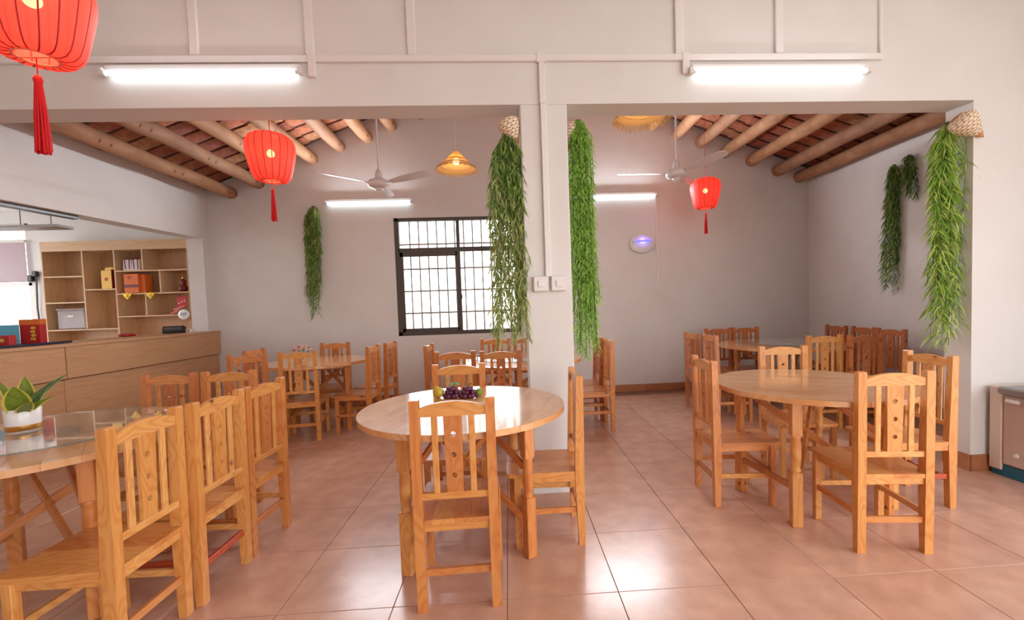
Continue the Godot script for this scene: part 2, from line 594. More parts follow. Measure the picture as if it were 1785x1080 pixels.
# ------------------------------------------------------------------ the room
func room() -> void:
	# floor: bed of grout with tiles laid on it
	var fl := struct("floor", walls([[Vector3(-9, -0.12, -7.4), Vector3(5.2, -0.006, 4.2)]]), M.grout)
	var pitch := 0.5565
	var x0 := -0.058
	var z0 := -2.072
	var far := S()
	var meshes := []
	for k in 3:
		meshes.append(box_mesh(Vector3(0, -0.006, 0), Vector3(pitch - 0.0035, 0.012, pitch - 0.0035), 0.0012))
	for i in range(-12, 12):
		for j in range(-9, 12):
			var cx := x0 + (i + 0.5) * pitch
			var cz := z0 + (j + 0.5) * pitch
			if cx < -5.6 or cx > 4.8 or cz < -6.75 or cz > 3.9:
				continue
			var seen: bool = cz < -0.9 and cx > -4.7 and cx < 5.0 and absf(cx) < -cz * 1.35 + 0.6
			if seen:
				var q := absi(i * 7 + j * 13 + (i * j) % 5) % 5
				part("floor_tile", meshes[absi(i + j) % 3], M["tile%d" % q], fl, at(cx, rng.randf_range(-0.0004, 0.0004), cz))
			else:
				box(far, Vector3(cx, -0.006, cz), Vector3(pitch - 0.0035, 0.012, pitch - 0.0035), 0.0)
	var rest := part("floor_tiles_beyond", far.commit(), M.tile0, fl)
	rest.set_meta("kind", "stuff")
	# front wall: beam, centre pillar, right pier
	struct("wall_front", walls([
		[Vector3(-5.6, YB, ZK), Vector3(3.66, 5.3, ZF)],
		[Vector3(3.66, 0, ZK), Vector3(5.2, 5.3, ZF)],
		[Vector3(-5.6, 0, ZK), Vector3(-4.85, YB, ZF)]], 0.0), M.wall)
	struct("wall_pillar", walls([[Vector3(0.133, 0, ZK + 0.004), Vector3(0.482, YB + 0.02, ZF - 0.006)]], 0.008), M.wall)
	# back wall with a gable set back above a thin ledge
	var wl := -1.728
	var wr := 0.19
	var wb := 1.034
	var wt := 2.858
	struct("wall_back", walls([
		[Vector3(-4.62, 0, -7.0), Vector3(wl, 3.21, ZW)],
		[Vector3(wr, 0, -7.0), Vector3(5.2, 3.21, ZW)],
		[Vector3(wl, 0, -7.0), Vector3(wr, wb, ZW)],
		[Vector3(wl, wt, -7.0), Vector3(wr, 3.21, ZW)]]), M.wall_back)
	struct("wall_gable", ext(PackedVector2Array([Vector2(-4.62, 3.20), Vector2(5.2, 3.20), Vector2(5.2, 3.4), Vector2(0.1, 5.35), Vector2(-4.62, 3.5)]), -7.0, ZW - 0.014), M.wall_back)
	# right wall of the dining room
	struct("wall_right", walls([[Vector3(4.917, 0, -7.0), Vector3(5.2, 3.38, ZK)]]), M.wall_back)
	# left wall, turned a little, with the long serving opening
	# (side view: depth from the back wall, height)
	var lw := struct("wall_left", ext(PackedVector2Array([Vector2(-0.2, 0), Vector2(0.15, 0), Vector2(0.15, 2.60), Vector2(3.4, 2.535), Vector2(3.4, 3.44), Vector2(-0.2, 3.44)]), 0.0, 0.23, Transform3D(Basis(Vector3(0, 0, 1), Vector3(0, 1, 0), Vector3(-1, 0, 0)), Vector3.ZERO)), M.wall_back)
	lw.transform = LEFT
	# hall around the camera: left, right with a wide doorway to the yard, rear
	struct("wall_hall_left", walls([[Vector3(-5.8, 0, ZK), Vector3(-5.6, 4.4, 4.2)]]), M.wall)
	struct("wall_hall_right", walls([
		[Vector3(4.9, 3.9, ZF), Vector3(5.1, 4.4, 4.2)],
		[Vector3(4.9, 0, ZF), Vector3(5.1, 3.9, -1.5)],
		[Vector3(4.9, 0, 3.6), Vector3(5.1, 3.9, 4.2)]]), M.wall)
	struct("wall_hall_rear", walls([
		[Vector3(-5.8, 0, 4.0), Vector3(0.6, 4.4, 4.2)],
		[Vector3(4.4, 0, 4.0), Vector3(5.1, 4.4, 4.2)],
		[Vector3(0.6, 3.9, 4.0), Vector3(4.4, 4.4, 4.2)]]), M.wall)
	struct("ceiling", walls([[Vector3(-5.8, 4.3, ZF + 0.01), Vector3(5.1, 4.45, 4.2)]]), M.wall)
	# ground outside
	struct("ground", walls([[Vector3(-40, -0.3, -40), Vector3(40, -0.13, 40)]]), M.concrete)
	# skirting tiles
	var s3 := [M.skirt0, M.skirt1, M.skirt2]
	var sb := struct("baseboard_back", walls([[Vector3(-4.5, 0, ZW), Vector3(4.917, 0.115, ZW + 0.004)]]), M.grout)
	var x := -4.46
	var k := 0
	while x < 4.9:
		var w := minf(0.55, 4.91 - x)
		part("skirting_tile", box_mesh(Vector3(x + w / 2, 0.0585, ZW + 0.007), Vector3(w - 0.003, 0.117, 0.012), 0.001), s3[k % 3], sb)
		x += 0.553
		k += 1
	var sr := struct("baseboard_right", walls([[Vector3(4.913, 0, ZW), Vector3(4.917, 0.115, ZK)]]), M.grout)
	var z := ZW + 0.015
	while z < ZK - 0.05:
		var w := minf(0.55, ZK - z)
		part("skirting_tile", box_mesh(Vector3(4.91, 0.0585, z + w / 2), Vector3(0.012, 0.117, w - 0.003), 0.001), s3[k % 3], sr)
		z += 0.553
		k += 1
	var sf := struct("baseboard_front", walls([[Vector3(3.655, 0, ZK), Vector3(3.66, 0.13, ZF)], [Vector3(3.66, 0, ZF), Vector3(4.9, 0.13, ZF + 0.004)]]), M.grout)
	part("skirting_tile", box_mesh(Vector3(3.651, 0.066, (ZK + ZF) / 2), Vector3(0.014, 0.133, ZF - ZK), 0.001), s3[0], sf)
	for i in 2:
		part("skirting_tile", box_mesh(Vector3(3.655 + 0.3 + i * 0.6, 0.066, ZF + 0.009), Vector3(0.597, 0.133, 0.014), 0.001), s3[(i + 1) % 3], sf)
	# surface trunking on the front wall: rail, uprights and the run down the pillar
	var tr := struct("trim_1", walls([[Vector3(-5.5, 3.224, ZF), Vector3(2.905, 3.271, ZF + 0.026)]], 0.004), M.trim, "long white trunking rail across the wall above the two openings", "trunking")
	for xx in [-2.135, -1.345, -0.63, 1.331, 2.098]:
		part("upright", walls([[Vector3(xx - 0.03, 3.271, ZF), Vector3(xx + 0.03, 4.3, ZF + 0.022)]], 0.004), M.trim, tr)
	part("upright", walls([[Vector3(2.885, 3.271, ZF), Vector3(2.905, 4.3, ZF + 0.02)]], 0.003), M.trim, tr)
	part("connector", walls([[Vector3(0.265, 3.215, ZF), Vector3(0.335, 3.278, ZF + 0.03)]], 0.003), M.trim, tr)
	part("connector", walls([[Vector3(1.35, 3.13, ZF), Vector3(1.40, 3.278, ZF + 0.03)]], 0.003), M.trim, tr)
	part("connector", walls([[Vector3(-1.36, 3.12, ZF), Vector3(-1.31, 3.278, ZF + 0.03)]], 0.003), M.trim, tr)
	part("down_run", walls([[Vector3(0.279, YB, ZF), Vector3(0.322, 3.224, ZF + 0.026)]], 0.004), M.trim, tr)
	part("down_run", walls([[Vector3(0.283, 1.655, ZF - 0.006), Vector3(0.326, YB, ZF + 0.022)]], 0.004), M.trim, tr)
	struct("trim_2", walls([[Vector3(2.385, 1.67, ZW), Vector3(2.413, 3.10, ZW + 0.016)]], 0.003), M.trim, "thin white vertical trunking on the back wall right of the blue insect lamp", "trunking")

const LEFT := Transform3D(Vector3(1, 0, 0), Vector3(0, 1, 0), Vector3(0, 0, 1), Vector3(-4.49, 0, -6.8))

func roof() -> void:
	# two slopes: logs along the depth, curved clay tiles over them
	var rise := [0.41, 0.357]
	var eave := [Vector2(-4.75, 3.01), Vector2(5.1, 3.217)]
	var logs := [[[-4.135, 3.275], [-3.72, 3.42], [-3.33, 3.595], [-2.91, 3.762], [-2.49, 3.945], [-2.075, 4.08], [-1.70, 4.245], [-1.25, 4.42], [-0.75, 4.62]],
		[[4.76, 3.345], [4.40, 3.46], [3.97, 3.62], [3.535, 3.76], [3.145, 3.925], [2.76, 4.06], [2.35, 4.20], [1.9, 4.37], [1.4, 4.55], [0.85, 4.72]]]
	var ridge := Vector2(0.1, 5.0)
	for side in 2:
		var sgn := -1.0 if side == 0 else 1.0
		var e: Vector2 = Vector2(sgn * 5.15, ridge.y - (5.15 - sgn * ridge.x) * rise[side])
		var dir := (ridge - e).normalized()
		var nrm := Vector2(-dir.y, dir.x) * (1.0 if dir.x > 0 else -1.0)
		var lift := 0.175
		var a := e + nrm * (lift + 0.06)
		var b := ridge + nrm * (lift + 0.06) + dir * 0.08
		var deck := struct("ceiling_slope", ext(PackedVector2Array([a, b, b + nrm * 0.03, a + nrm * 0.03]), -7.0, ZK), M.deck)
		var length := e.distance_to(ridge)
		# one trough tile: an arc hanging downwards, its length along the slope
		var pieces := []
		for v in 2:
			var s := S()
			var w := 0.207
			var l := 0.40
			var segs := 6
			var pts := []
			for i in segs + 1:
				var f := (float(i) / segs) * 2.0 - 1.0
				pts.append(Vector2(f * w / 2, 0.020 * f * f - 0.020 + 0.002 * v))
			for i in range(segs, -1, -1):
				var f := (float(i) / segs) * 2.0 - 1.0
				pts.append(Vector2(f * w / 2, 0.020 * f * f - 0.020 + 0.014))
			extrude(s, PackedVector2Array(pts), -l / 2, l / 2, Transform3D(), 1, true)
			pieces.append(s.commit())
		var cols := 13
		var step := 0.37
		var rows := int(length / step) + 1
		for r in rows:
			for cidx in cols:
				var z := ZK - 0.13 - 0.2555 * cidx
				var p := e + dir * (0.1 + step * r) + nrm * (lift + 0.045)
				var tilt := -0.05
				var d3 := Vector3(dir.x, dir.y, 0)
				var n3 := Vector3(nrm.x, nrm.y, 0)
				var bz := (d3 * cos(tilt) + n3 * sin(tilt)).normalized()
				var bx := Vector3(0, 0, 1)
				var by := bz.cross(bx)
				if by.y < 0:
					bx = -bx
					by = bz.cross(bx)
				var basis := Basis(bx, by, bz).rotated(Vector3.UP, rng.randf_range(-0.02, 0.02))
				var q: int = [0, 1, 0, 2, 1, 0, 3, 2, 4, 1][rng.randi() % 10]
				part("roof_tile", pieces[(r + cidx) % 2], M["clay%d" % q], deck, Transform3D(basis, Vector3(p.x, p.y + rng.randf_range(-0.004, 0.004), z)))
		var n := 0
		for lg in logs[side]:
			var s := S()
			var pts := []
			var rad := []
			for i in 9:
				var f := i / 8.0
				pts.append(Vector3(lg[0] + rng.randf_range(-0.012, 0.012), lg[1] + 0.02 + rng.randf_range(-0.008, 0.008), lerpf(ZW + 0.12, ZK - 0.0, f)))
				rad.append(0.088 + rng.randf_range(-0.004, 0.004))
			var lo := part("roof_log", tubes(pts, rad, 14), M["log%d" % (n % 3)], deck)
			var stub := S()
			tube(stub, [Vector3(lg[0], lg[1] + 0.02, ZW - 0.06), pts[0]], [0.088, rad[0]], 14)
			part("log_end", stub.commit(), M["log%d" % (n % 3)], lo)
			n += 1

func windows() -> void:
	# window_1: dark metal frame in the back wall with two lower lights, a transom and security bars
	var wl := -1.728
	var wr := 0.19
	var wb := 1.034
	var wt := 2.858
	var z := ZW - 0.03
	var s := S()
	var xm := -0.755
	var yt := 2.36
	for b in [[wl, wb, wl + 0.07, wt], [wr - 0.07, wb, wr, wt], [wl, wt - 0.05, wr, wt], [wl, wb, wr, wb + 0.06]]:
		box(s, Vector3((b[0] + b[2]) / 2, (b[1] + b[3]) / 2, z), Vector3(b[2] - b[0], b[3] - b[1], 0.08), 0.004)
	var w := struct("window_1", s.commit(), M.frame, "dark metal framed window with security bars, the wall behind the tables", "window")
	part("transom", box_mesh(Vector3((wl + wr) / 2, yt, z), Vector3(wr - wl - 0.1, 0.07, 0.08), 0.004), M.frame, w)
	part("mullion", box_mesh(Vector3(xm, (wb + wt) / 2, z), Vector3(0.05, wt - wb - 0.1, 0.075), 0.004), M.frame, w)
	# sliding sash in front on the left
	var f := S()
	for b in [[wl + 0.06, wb + 0.05, wl + 0.12, yt - 0.03], [xm - 0.045, wb + 0.05, xm + 0.02, yt - 0.03], [wl + 0.06, yt - 0.10, xm, yt - 0.03], [wl + 0.06, wb + 0.05, xm, wb + 0.11]]:
		box(f, Vector3((b[0] + b[2]) / 2, (b[1] + b[3]) / 2, z + 0.022), Vector3(b[2] - b[0], b[3] - b[1], 0.03), 0.003)
	var sash := part("sliding_sash", f.commit(), M.frame, w)
	part("latch", box_mesh(Vector3(xm + 0.03, 1.62, z + 0.045), Vector3(0.018, 0.07, 0.02), 0.004), M.black, sash)
	part("pane", box_mesh(Vector3((wl + xm) / 2 + 0.03, (wb + yt) / 2, z + 0.02), Vector3(xm - wl - 0.13, yt - wb - 0.2, 0.005), 0.0), M.pane, w)
	part("pane", box_mesh(Vector3((xm + wr) / 2, (wb + yt) / 2, z - 0.02), Vector3(wr - xm - 0.08, yt - wb - 0.1, 0.005), 0.0), M.pane, w)
	part("pane", box_mesh(Vector3((wl + wr) / 2, (yt + wt) / 2, z - 0.02), Vector3(wr - wl - 0.14, wt - yt - 0.09, 0.005), 0.0), M.pane, w)
	var bx := wl + 0.20
	while bx < wr - 0.06:
		part("security_bar", tubes([Vector3(bx, wb, z - 0.12), Vector3(bx, wt, z - 0.12)], 0.0115, 8), M.iron, w)
		bx += 0.1415
	for y in [1.38, 1.73, 2.08, 2.47]:
		part("cross_bar", box_mesh(Vector3((wl + wr) / 2, y, z - 0.12), Vector3(wr - wl, 0.026, 0.012), 0.0), M.iron, w)

func cashier() -> void:
	# the room beyond the serving opening
	struct("wall_cashier_back", walls([
		[Vector3(-9, 0, -7.5), Vector3(-8.6, 3.3, -7.32)], [Vector3(-7.62, 0, -7.5), Vector3(-4.55, 3.3, -7.32)],
		[Vector3(-8.6, 3.02, -7.5), Vector3(-7.62, 3.3, -7.32)], [Vector3(-8.6, 0, -7.5), Vector3(-7.62, 1.1, -7.32)]]), M.wall_cash)
	struct("wall_cashier_left", walls([
		[Vector3(-9.0, 0, -7.4), Vector3(-8.8, 0.7, -3.4)], [Vector3(-9.0, 3.0, -7.4), Vector3(-8.8, 3.3, -3.4)],
		[Vector3(-9.0, 0.7, -7.4), Vector3(-8.8, 3.0, -7.0)], [Vector3(-9.0, 0.7, -3.8), Vector3(-8.8, 3.0, -3.4)]]), M.wall_cash)
	struct("wall_cashier_front", walls([[Vector3(-9.0, 0, -3.45), Vector3(-5.6, 3.3, -3.25)], [Vector3(-5.6, 0, -3.6), Vector3(-4.73, 3.3, ZK - 0.001)]]), M.wall_cash)
	struct("ceiling_cashier", walls([[Vector3(-9.0, 3.2, -7.5), Vector3(-4.70, 3.34, -3.3)]]), M.wall_cash)
	# window at the back, its blind half down
	var s := S()
	for b in [[-8.6, 1.1, -8.54, 3.02], [-7.68, 1.1, -7.62, 3.02], [-8.6, 2.95, -7.62, 3.02], [-8.6, 1.1, -7.62, 1.16], [-8.6, 2.03, -7.62, 2.08]]:
		box(s, Vector3((b[0] + b[2]) / 2, (b[1] + b[3]) / 2, -7.36), Vector3(b[2] - b[0], b[3] - b[1], 0.07), 0.003)
	var w := struct("window_2", s.commit(), M.white, "white framed window of the counter room, blind half down", "window")
	part("pane", box_mesh(Vector3(-8.11, 1.6, -7.36), Vector3(0.88, 0.88, 0.005), 0.0), M.pane, w)
	part("pane", box_mesh(Vector3(-8.11, 2.515, -7.36), Vector3(0.88, 0.88, 0.005), 0.0), M.pane, w)
	var bl := thing("roller_blind", "greyish mauve roller blind half drawn over the counter room window", "blind", Vector3(-8.1, 2.1, -7.27))
	part("cloth", box_mesh(Vector3(0, 0.31, 0), Vector3(0.94, 0.62, 0.006), 0.001), M.blind, bl)
	part("bottom_bar", box_mesh(Vector3(0, 0.0, 0), Vector3(0.96, 0.03, 0.02), 0.004), M.blind, bl)
	part("roller", tubes([Vector3(-0.48, 0.63, 0.0), Vector3(0.48, 0.63, 0.0)], 0.025, 12), M.white, bl)
	# camera-like phone holder with its cable beside the window
	var ph := thing("plug_adaptor", "small black plug and adaptor with hanging cable beside the roller blind", "plug", Vector3(-7.52, 2.11, -7.31))
	part("plug", box_mesh(Vector3(0.0, 0.10, 0.03), Vector3(0.07, 0.09, 0.06), 0.01), M.black, ph)
	part("adaptor", box_mesh(Vector3(-0.07, 0.03, 0.03), Vector3(0.07, 0.10, 0.06), 0.01), M.black, ph)
	part("cable", tubes([Vector3(0, 0.05, 0.02), Vector3(0.0, -0.2, 0.03), Vector3(-0.02, -0.45, 0.02), Vector3(0.0, -0.75, 0.02)], 0.012, 6), M.steel_dark, ph)
	# long shelf unit on the back wall
	var zf := -6.95
	var zb := -7.28
	var sh := thing("display_shelf", "pale wooden display shelf of unequal compartments on the counter room wall", "shelf", Vector3(0, 0, 0))
	var mid := (zf + zb) / 2
	var dep := zf - zb
	var bd := func(called: String, x0: float, y0: float, x1: float, y1: float, m: Material) -> void:
		part(called, box_mesh(Vector3((x0 + x1) / 2, (y0 + y1) / 2, mid), Vector3(x1 - x0, y1 - y0, dep), 0.001), m, sh)
	var lt: Material = M.laminate_light
	part("back_panel", box_mesh(Vector3(-6.005, 1.4, zb + 0.006), Vector3(2.12, 2.5, 0.012), 0.0), M.laminate, sh)
	part("fascia", box_mesh(Vector3(-6.005, 2.58, zf), Vector3(2.15, 0.15, 0.018), 0.001), lt, sh)
	bd.call("top_panel", -7.08, 2.63, -4.93, 2.65, lt)
	bd.call("side_panel", -7.085, 0.1, -7.065, 2.65, lt)
	bd.call("side_panel", -4.955, 0.1, -4.93, 2.65, M.laminate)
	for d in [[-6.49, 1.3, 2.51], [-6.025, 0.1, 2.51], [-5.613, 2.19, 2.51], [-5.367, 1.84, 2.17], [-5.597, 1.49, 1.82]]:
		bd.call("divider", d[0] - 0.01, d[1], d[0] + 0.01, d[2], lt)
	for d in [[-7.07, -6.5, 2.12], [-7.07, -6.5, 1.722], [-7.07, -6.035, 1.302], [-6.48, -6.035, 1.91], [-6.015, -4.955, 2.181], [-6.015, -4.955, 1.83], [-6.015, -4.955, 1.48], [-7.07, -4.955, 0.9], [-7.07, -4.955, 0.5]]:
		bd.call("shelf_board", d[0], d[2] - 0.01, d[1], d[2] + 0.01, lt)
	# serving counter filling the opening
	var ct := thing("serving_counter", "long pale wooden serving counter below the opening in the left wall", "counter")
	ct.transform = LEFT
	part("top", box_mesh(Vector3(-0.22, 1.205, 1.69), Vector3(0.62, 0.03, 3.35), 0.002), M.laminate, ct)
	part("carcass", box_mesh(Vector3(-0.22, 0.59, 1.72), Vector3(0.44, 1.17, 3.14), 0.0), M.laminate, ct)
	part("front_panel", box_mesh(Vector3(0.04, 1.03, 1.16), Vector3(0.07, 0.32, 2.29), 0.002), M.laminate, ct)
	part("front_panel", box_mesh(Vector3(0.04, 1.03, 2.85), Vector3(0.07, 0.32, 1.07), 0.002), M.laminate, ct)
	part("lower_panel", box_mesh(Vector3(0.022, 0.43, 1.16), Vector3(0.04, 0.86, 2.295), 0.002), M.laminate, ct)
	part("lower_panel", box_mesh(Vector3(0.022, 0.43, 2.85), Vector3(0.04, 0.86, 1.075), 0.002), M.laminate, ct)
	# steel channel under the lintel and a rail hung from the ceiling
	var ch := part("shutter_channel", box_mesh(Vector3(-0.10, 2.53, 2.62), Vector3(0.07, 0.045, 1.5), 0.004, Transform3D(Basis(Vector3.RIGHT, 0.02), Vector3(0, 0.055, 0))), M.steel_dark, self)
	ch.transform = LEFT
	tag(ch, "dark steel shutter channel under the top edge of the serving opening", "channel")
	var hr := thing("hanging_rail", "grey steel rail hung by thin rods from the counter room ceiling", "rail", Vector3(-6.25, 2.68, -6.0))
	part("rail", box_mesh(Vector3(0, 0, 0), Vector3(0.95, 0.035, 0.22), 0.004), M.steel, hr)
	for x in [-0.4, -0.08, 0.3]:
		part("rod", tubes([Vector3(x, 0.02, 0), Vector3(x, 0.52, 0)], 0.006, 8), M.steel, hr)

# ------------------------------------------------------------------ furniture
var seats := []

func post_shape(x: float) -> ArrayMesh:
	# side view (z, y): thickest at the seat, tapering to foot and top
	var p := PackedVector2Array([Vector2(-0.018, 0), Vector2(0.02, 0), Vector2(0.031, 0.38), Vector2(0.031, 0.47), Vector2(0.010, 1.016), Vector2(0.006, 1.022), Vector2(-0.026, 1.022), Vector2(-0.030, 1.016), Vector2(-0.024, 0.45)])
	var s := S()
	extrude(s, p, -0.0225, 0.0225, Transform3D(Basis(Vector3(0, 0, 1), Vector3(0, 1, 0), Vector3(-1, 0, 0)), Vector3(x, 0, 0)))
	return s.commit()

func splat_shape() -> ArrayMesh:
	# wide back slat with three round holes
	var s := S()
	var y0 := 0.572
	var y1 := 0.955
	var ys := [0.658, 0.757, 0.856]
	var r := 0.0125
	var off := Vector2(rng.randf(), rng.randf())
	var edges := [y0, 0.7075, 0.8065, y1]
	var w := func(y: float) -> float: return lerpf(0.038, 0.044, (y - y0) / (y1 - y0))
	var th := 0.008
	for c in 3:
		var lo: float = edges[c]
		var hi: float = edges[c + 1]
		var ctr := Vector2(0, ys[c])
		var angs := []
		for k in 16:
			angs.append(TAU * k / 16)
		for q in [Vector2(-w.call(lo), lo), Vector2(w.call(lo), lo), Vector2(-w.call(hi), hi), Vector2(w.call(hi), hi)]:
			angs.append(fposmod((q - ctr).angle(), TAU))
		angs.sort()
		var rim := []
		var out := []
		for a in angs:
			var d := Vector2(cos(a), sin(a))
			rim.append(ctr + d * r)
			var best := 9.0
			if d.y > 1e-6:
				best = minf(best, (hi - ctr.y) / d.y)
			if d.y < -1e-6:
				best = minf(best, (lo - ctr.y) / d.y)
			if absf(d.x) > 1e-6:
				var t: float = w.call(ctr.y) / absf(d.x)
				for it in 4:
					t = w.call(ctr.y + d.y * t) / absf(d.x)
				best = minf(best, t)
			out.append(ctr + d * best)
		var n := angs.size()
		for i in n:
			var j := (i + 1) % n
			for sd in [-1.0, 1.0]:
				var z: float = sd * th
				var nn := Vector3(0, 0, sd)
				quad(s, Vector3(rim[i].x, rim[i].y, z), Vector3(rim[j].x, rim[j].y, z), Vector3(out[j].x, out[j].y, z), Vector3(out[i].x, out[i].y, z), nn,
					off + Vector2(rim[i].x * 2, rim[i].y), off + Vector2(rim[j].x * 2, rim[j].y), off + Vector2(out[j].x * 2, out[j].y), off + Vector2(out[i].x * 2, out[i].y))
			var ni: Vector2 = (ctr - rim[i]).normalized()
			var nj: Vector2 = (ctr - rim[j]).normalized()
			var n3 := Vector3(ni.x + nj.x, ni.y + nj.y, 0).normalized()
			quad(s, Vector3(rim[i].x, rim[i].y, -th), Vector3(rim[j].x, rim[j].y, -th), Vector3(rim[j].x, rim[j].y, th), Vector3(rim[i].x, rim[i].y, th), n3, off, off, off, off)
	for sd in [-1.0, 1.0]:
		quad(s, Vector3(sd * 0.038, y0, -th), Vector3(sd * 0.044, y1, -th), Vector3(sd * 0.044, y1, th), Vector3(sd * 0.038, y0, th), Vector3(sd, 0, 0), off, off + Vector2(0, 0.4), off + Vector2(0.03, 0.4), off + Vector2(0.03, 0))
	return s.commit()

# a chair that faces +z, the foot of its back posts on z = 0
func make_chair(a: Material, b: Material, seat: Array, stretch: Material) -> Node3D:
	var t := Node3D.new()
	for x in [-0.177, 0.177]:
		part("back_post", post_shape(x), a, t)
	var arch := PackedVector2Array()
	for i in 13:
		var f := i / 12.0 * 2.0 - 1.0
		arch.append(Vector2(f * 0.157, 1.012 - 0.03 * f * f))
	arch.append(Vector2(0.157, 0.943))
	arch.append(Vector2(-0.157, 0.943))
	part("crest_rail", ext(arch, -0.012, 0.012, at(0, 0, -0.011), 0, true), b, t)
	part("back_rail", box_mesh(Vector3(0, 0.56, -0.004), Vector3(0.314, 0.032, 0.024), 0.002), b, t)
	var lean := Transform3D(Basis(Vector3.RIGHT, -0.018), Vector3(0, 0, 0.005))
	for x in [-0.087, 0.087]:
		part("back_slat", box_mesh(Vector3(x, 0.763, 0), Vector3(0.029, 0.384, 0.014), 0.002), b, t, lean)
	part("back_splat", splat_shape(), seat[0], t, lean)
	# seat of four glued boards
	var outline := PackedVector2Array([Vector2(-0.153, -0.022), Vector2(0.153, -0.022), Vector2(0.153, 0.034), Vector2(0.200, 0.034), Vector2(0.206, 0.40), Vector2(0.203, 0.425), Vector2(0.190, 0.440), Vector2(0.0, 0.447), Vector2(-0.190, 0.440), Vector2(-0.203, 0.425), Vector2(-0.206, 0.40), Vector2(-0.200, 0.034), Vector2(-0.153, 0.034)])
	var st := Node3D.new()
	st.name = "seat"
	t.add_child(st)
	var cuts := [-0.22, -0.105, 0.012, 0.118, 0.22]
	for k in 4:
		var strip := PackedVector2Array([Vector2(cuts[k] + 0.0004, -0.1), Vector2(cuts[k + 1] - 0.0004, -0.1), Vector2(cuts[k + 1] - 0.0004, 0.5), Vector2(cuts[k] + 0.0004, 0.5)])
		for pg in Geometry2D.intersect_polygons(outline, strip):
			# xy plane laid flat: polygon y becomes z, thickness goes down
			part("seat_board", ext(pg, -0.024, 0.0, Transform3D(Basis(Vector3(1, 0, 0), Vector3(0, 0, 1), Vector3(0, 1, 0)), Vector3(0, 0.452, 0))), seat[k % seat.size()], st)
	part("apron", box_mesh(Vector3(0, 0.409, 0.0), Vector3(0.31, 0.038, 0.024), 0.002), b, t)
	part("apron", box_mesh(Vector3(0, 0.409, 0.378), Vector3(0.34, 0.038, 0.020), 0.002), a, t)
	for x in [-0.185, 0.185]:
		part("apron", box_mesh(Vector3(x, 0.409, 0.195), Vector3(0.020, 0.038, 0.345), 0.002), a, t)
		var leg := S()
		var g := 0.0195
		bar(leg, Vector3(x * 1.03, 0.0, 0.378), Vector3(x * 1.03, 0.428, 0.378), g * 2, g * 2, 0.003)
		part("front_leg", leg.commit(), a, t)
		part("stretcher", bars(Vector3(x * 0.97, 0.215, 0.015), Vector3(x * 1.02, 0.215, 0.37), 0.018, 0.034), stretch if x > 0 else b, t)
	part("stretcher", box_mesh(Vector3(0, 0.187, 0.002), Vector3(0.31, 0.034, 0.020), 0.002), stretch, t)
	part("stretcher", box_mesh(Vector3(0, 0.240, 0.378), Vector3(0.35, 0.032, 0.020), 0.002), b, t)
	return t

func chair(kind: int, x: float, z: float, deg: float, label: String, group: String) -> void:
	# deg: the way the sitter faces; 0 is towards the camera side (+z), 90 is +x
	var o: Node3D = seats[kind].duplicate()
	o.name = numbered("dining_chair")
	add_child(o)
	o.position = Vector3(x, 0.0005, z)
	o.rotation.y = deg_to_rad(deg)
	o.scale = Vector3.ONE
	tag(o, label, "chair", group)

func table(label: String, x: float, z: float, r: float, deg: float, plank_deg: float, group: String) -> Node3D:
	var t := thing("round_table", label, "table", Vector3(x, 0.0005, z), deg_to_rad(deg), group)
	var circle := PackedVector2Array()
	for i in 72:
		circle.append(Vector2(cos(TAU * i / 72), sin(TAU * i / 72)) * r)
	var top := Node3D.new()
	top.name = "tabletop"
	t.add_child(top)
	top.rotation.y = deg_to_rad(plank_deg - deg)
	var n := int(round(2 * r / 0.125))
	for k in n:
		var a := -r + 2 * r * k / n + 0.0004
		var b := -r + 2 * r * (k + 1) / n - 0.0004
		var strip := PackedVector2Array([Vector2(a, -2), Vector2(b, -2), Vector2(b, 2), Vector2(a, 2)])
		for pg in Geometry2D.intersect_polygons(circle, strip):
			part("plank", ext(pg, -0.032, 0.0, Transform3D(Basis(Vector3(1, 0, 0), Vector3(0, 0, 1), Vector3(0, 1, 0)), Vector3(0, 0.845, 0)), 1, true), M["plank%d" % (rng.randi() % 3)], top)
	var hx := 0.335
	var hz := 0.275
	var sc := r / 0.61
	hx *= sc
	hz *= sc
	var leg := S()
	box(leg, Vector3(0, 0.695, 0), Vector3(0.062, 0.235, 0.062), 0.004)
	box(leg, Vector3(0, 0.175, 0), Vector3(0.062, 0.35, 0.062), 0.004)
	lathe(leg, [Vector2(0.026, 0.345), Vector2(0.030, 0.362), Vector2(0.024, 0.375), Vector2(0.027, 0.39), Vector2(0.031, 0.44), Vector2(0.030, 0.52), Vector2(0.027, 0.56), Vector2(0.031, 0.572), Vector2(0.026, 0.585)], 16)
	var lm := leg.commit()
	for sx in [-1.0, 1.0]:
		for sz in [-1.0, 1.0]:
			part("leg", lm, M.pine1 if sx * sz > 0 else M.pine0, t, Transform3D(Basis(Vector3.UP, 0.35 * sx * sz), Vector3(sx * hx, 0, sz * hz)))
	for sz in [-1.0, 1.0]:
		part("apron", box_mesh(Vector3(0, 0.785, sz * hz), Vector3(hx * 2 - 0.05, 0.05, 0.024), 0.002), M.pine4, t)
	for sx in [-1.0, 1.0]:
		part("apron", box_mesh(Vector3(sx * hx, 0.79, 0), Vector3(0.024, 0.04, hz * 2 - 0.05), 0.002), M.pine4, t)
		part("brace", bars(Vector3(sx * (hx - 0.02), 0.21, hz - 0.01), Vector3(-sx * (hx - 0.05), 0.74, -hz + 0.02 + sx * 0.012), 0.022, 0.042), M.pine2, t)
		part("brace", bars(Vector3(sx * (hx - 0.02), 0.52, hz - 0.012), Vector3(sx * 0.06, 0.79, -0.02), 0.020, 0.038), M.pine4, t)
		part("stretcher", bars(Vector3(sx * hx, 0.24, -hz + 0.03), Vector3(sx * hx, 0.24, hz - 0.03), 0.020, 0.04), M.pine2, t)
	return t

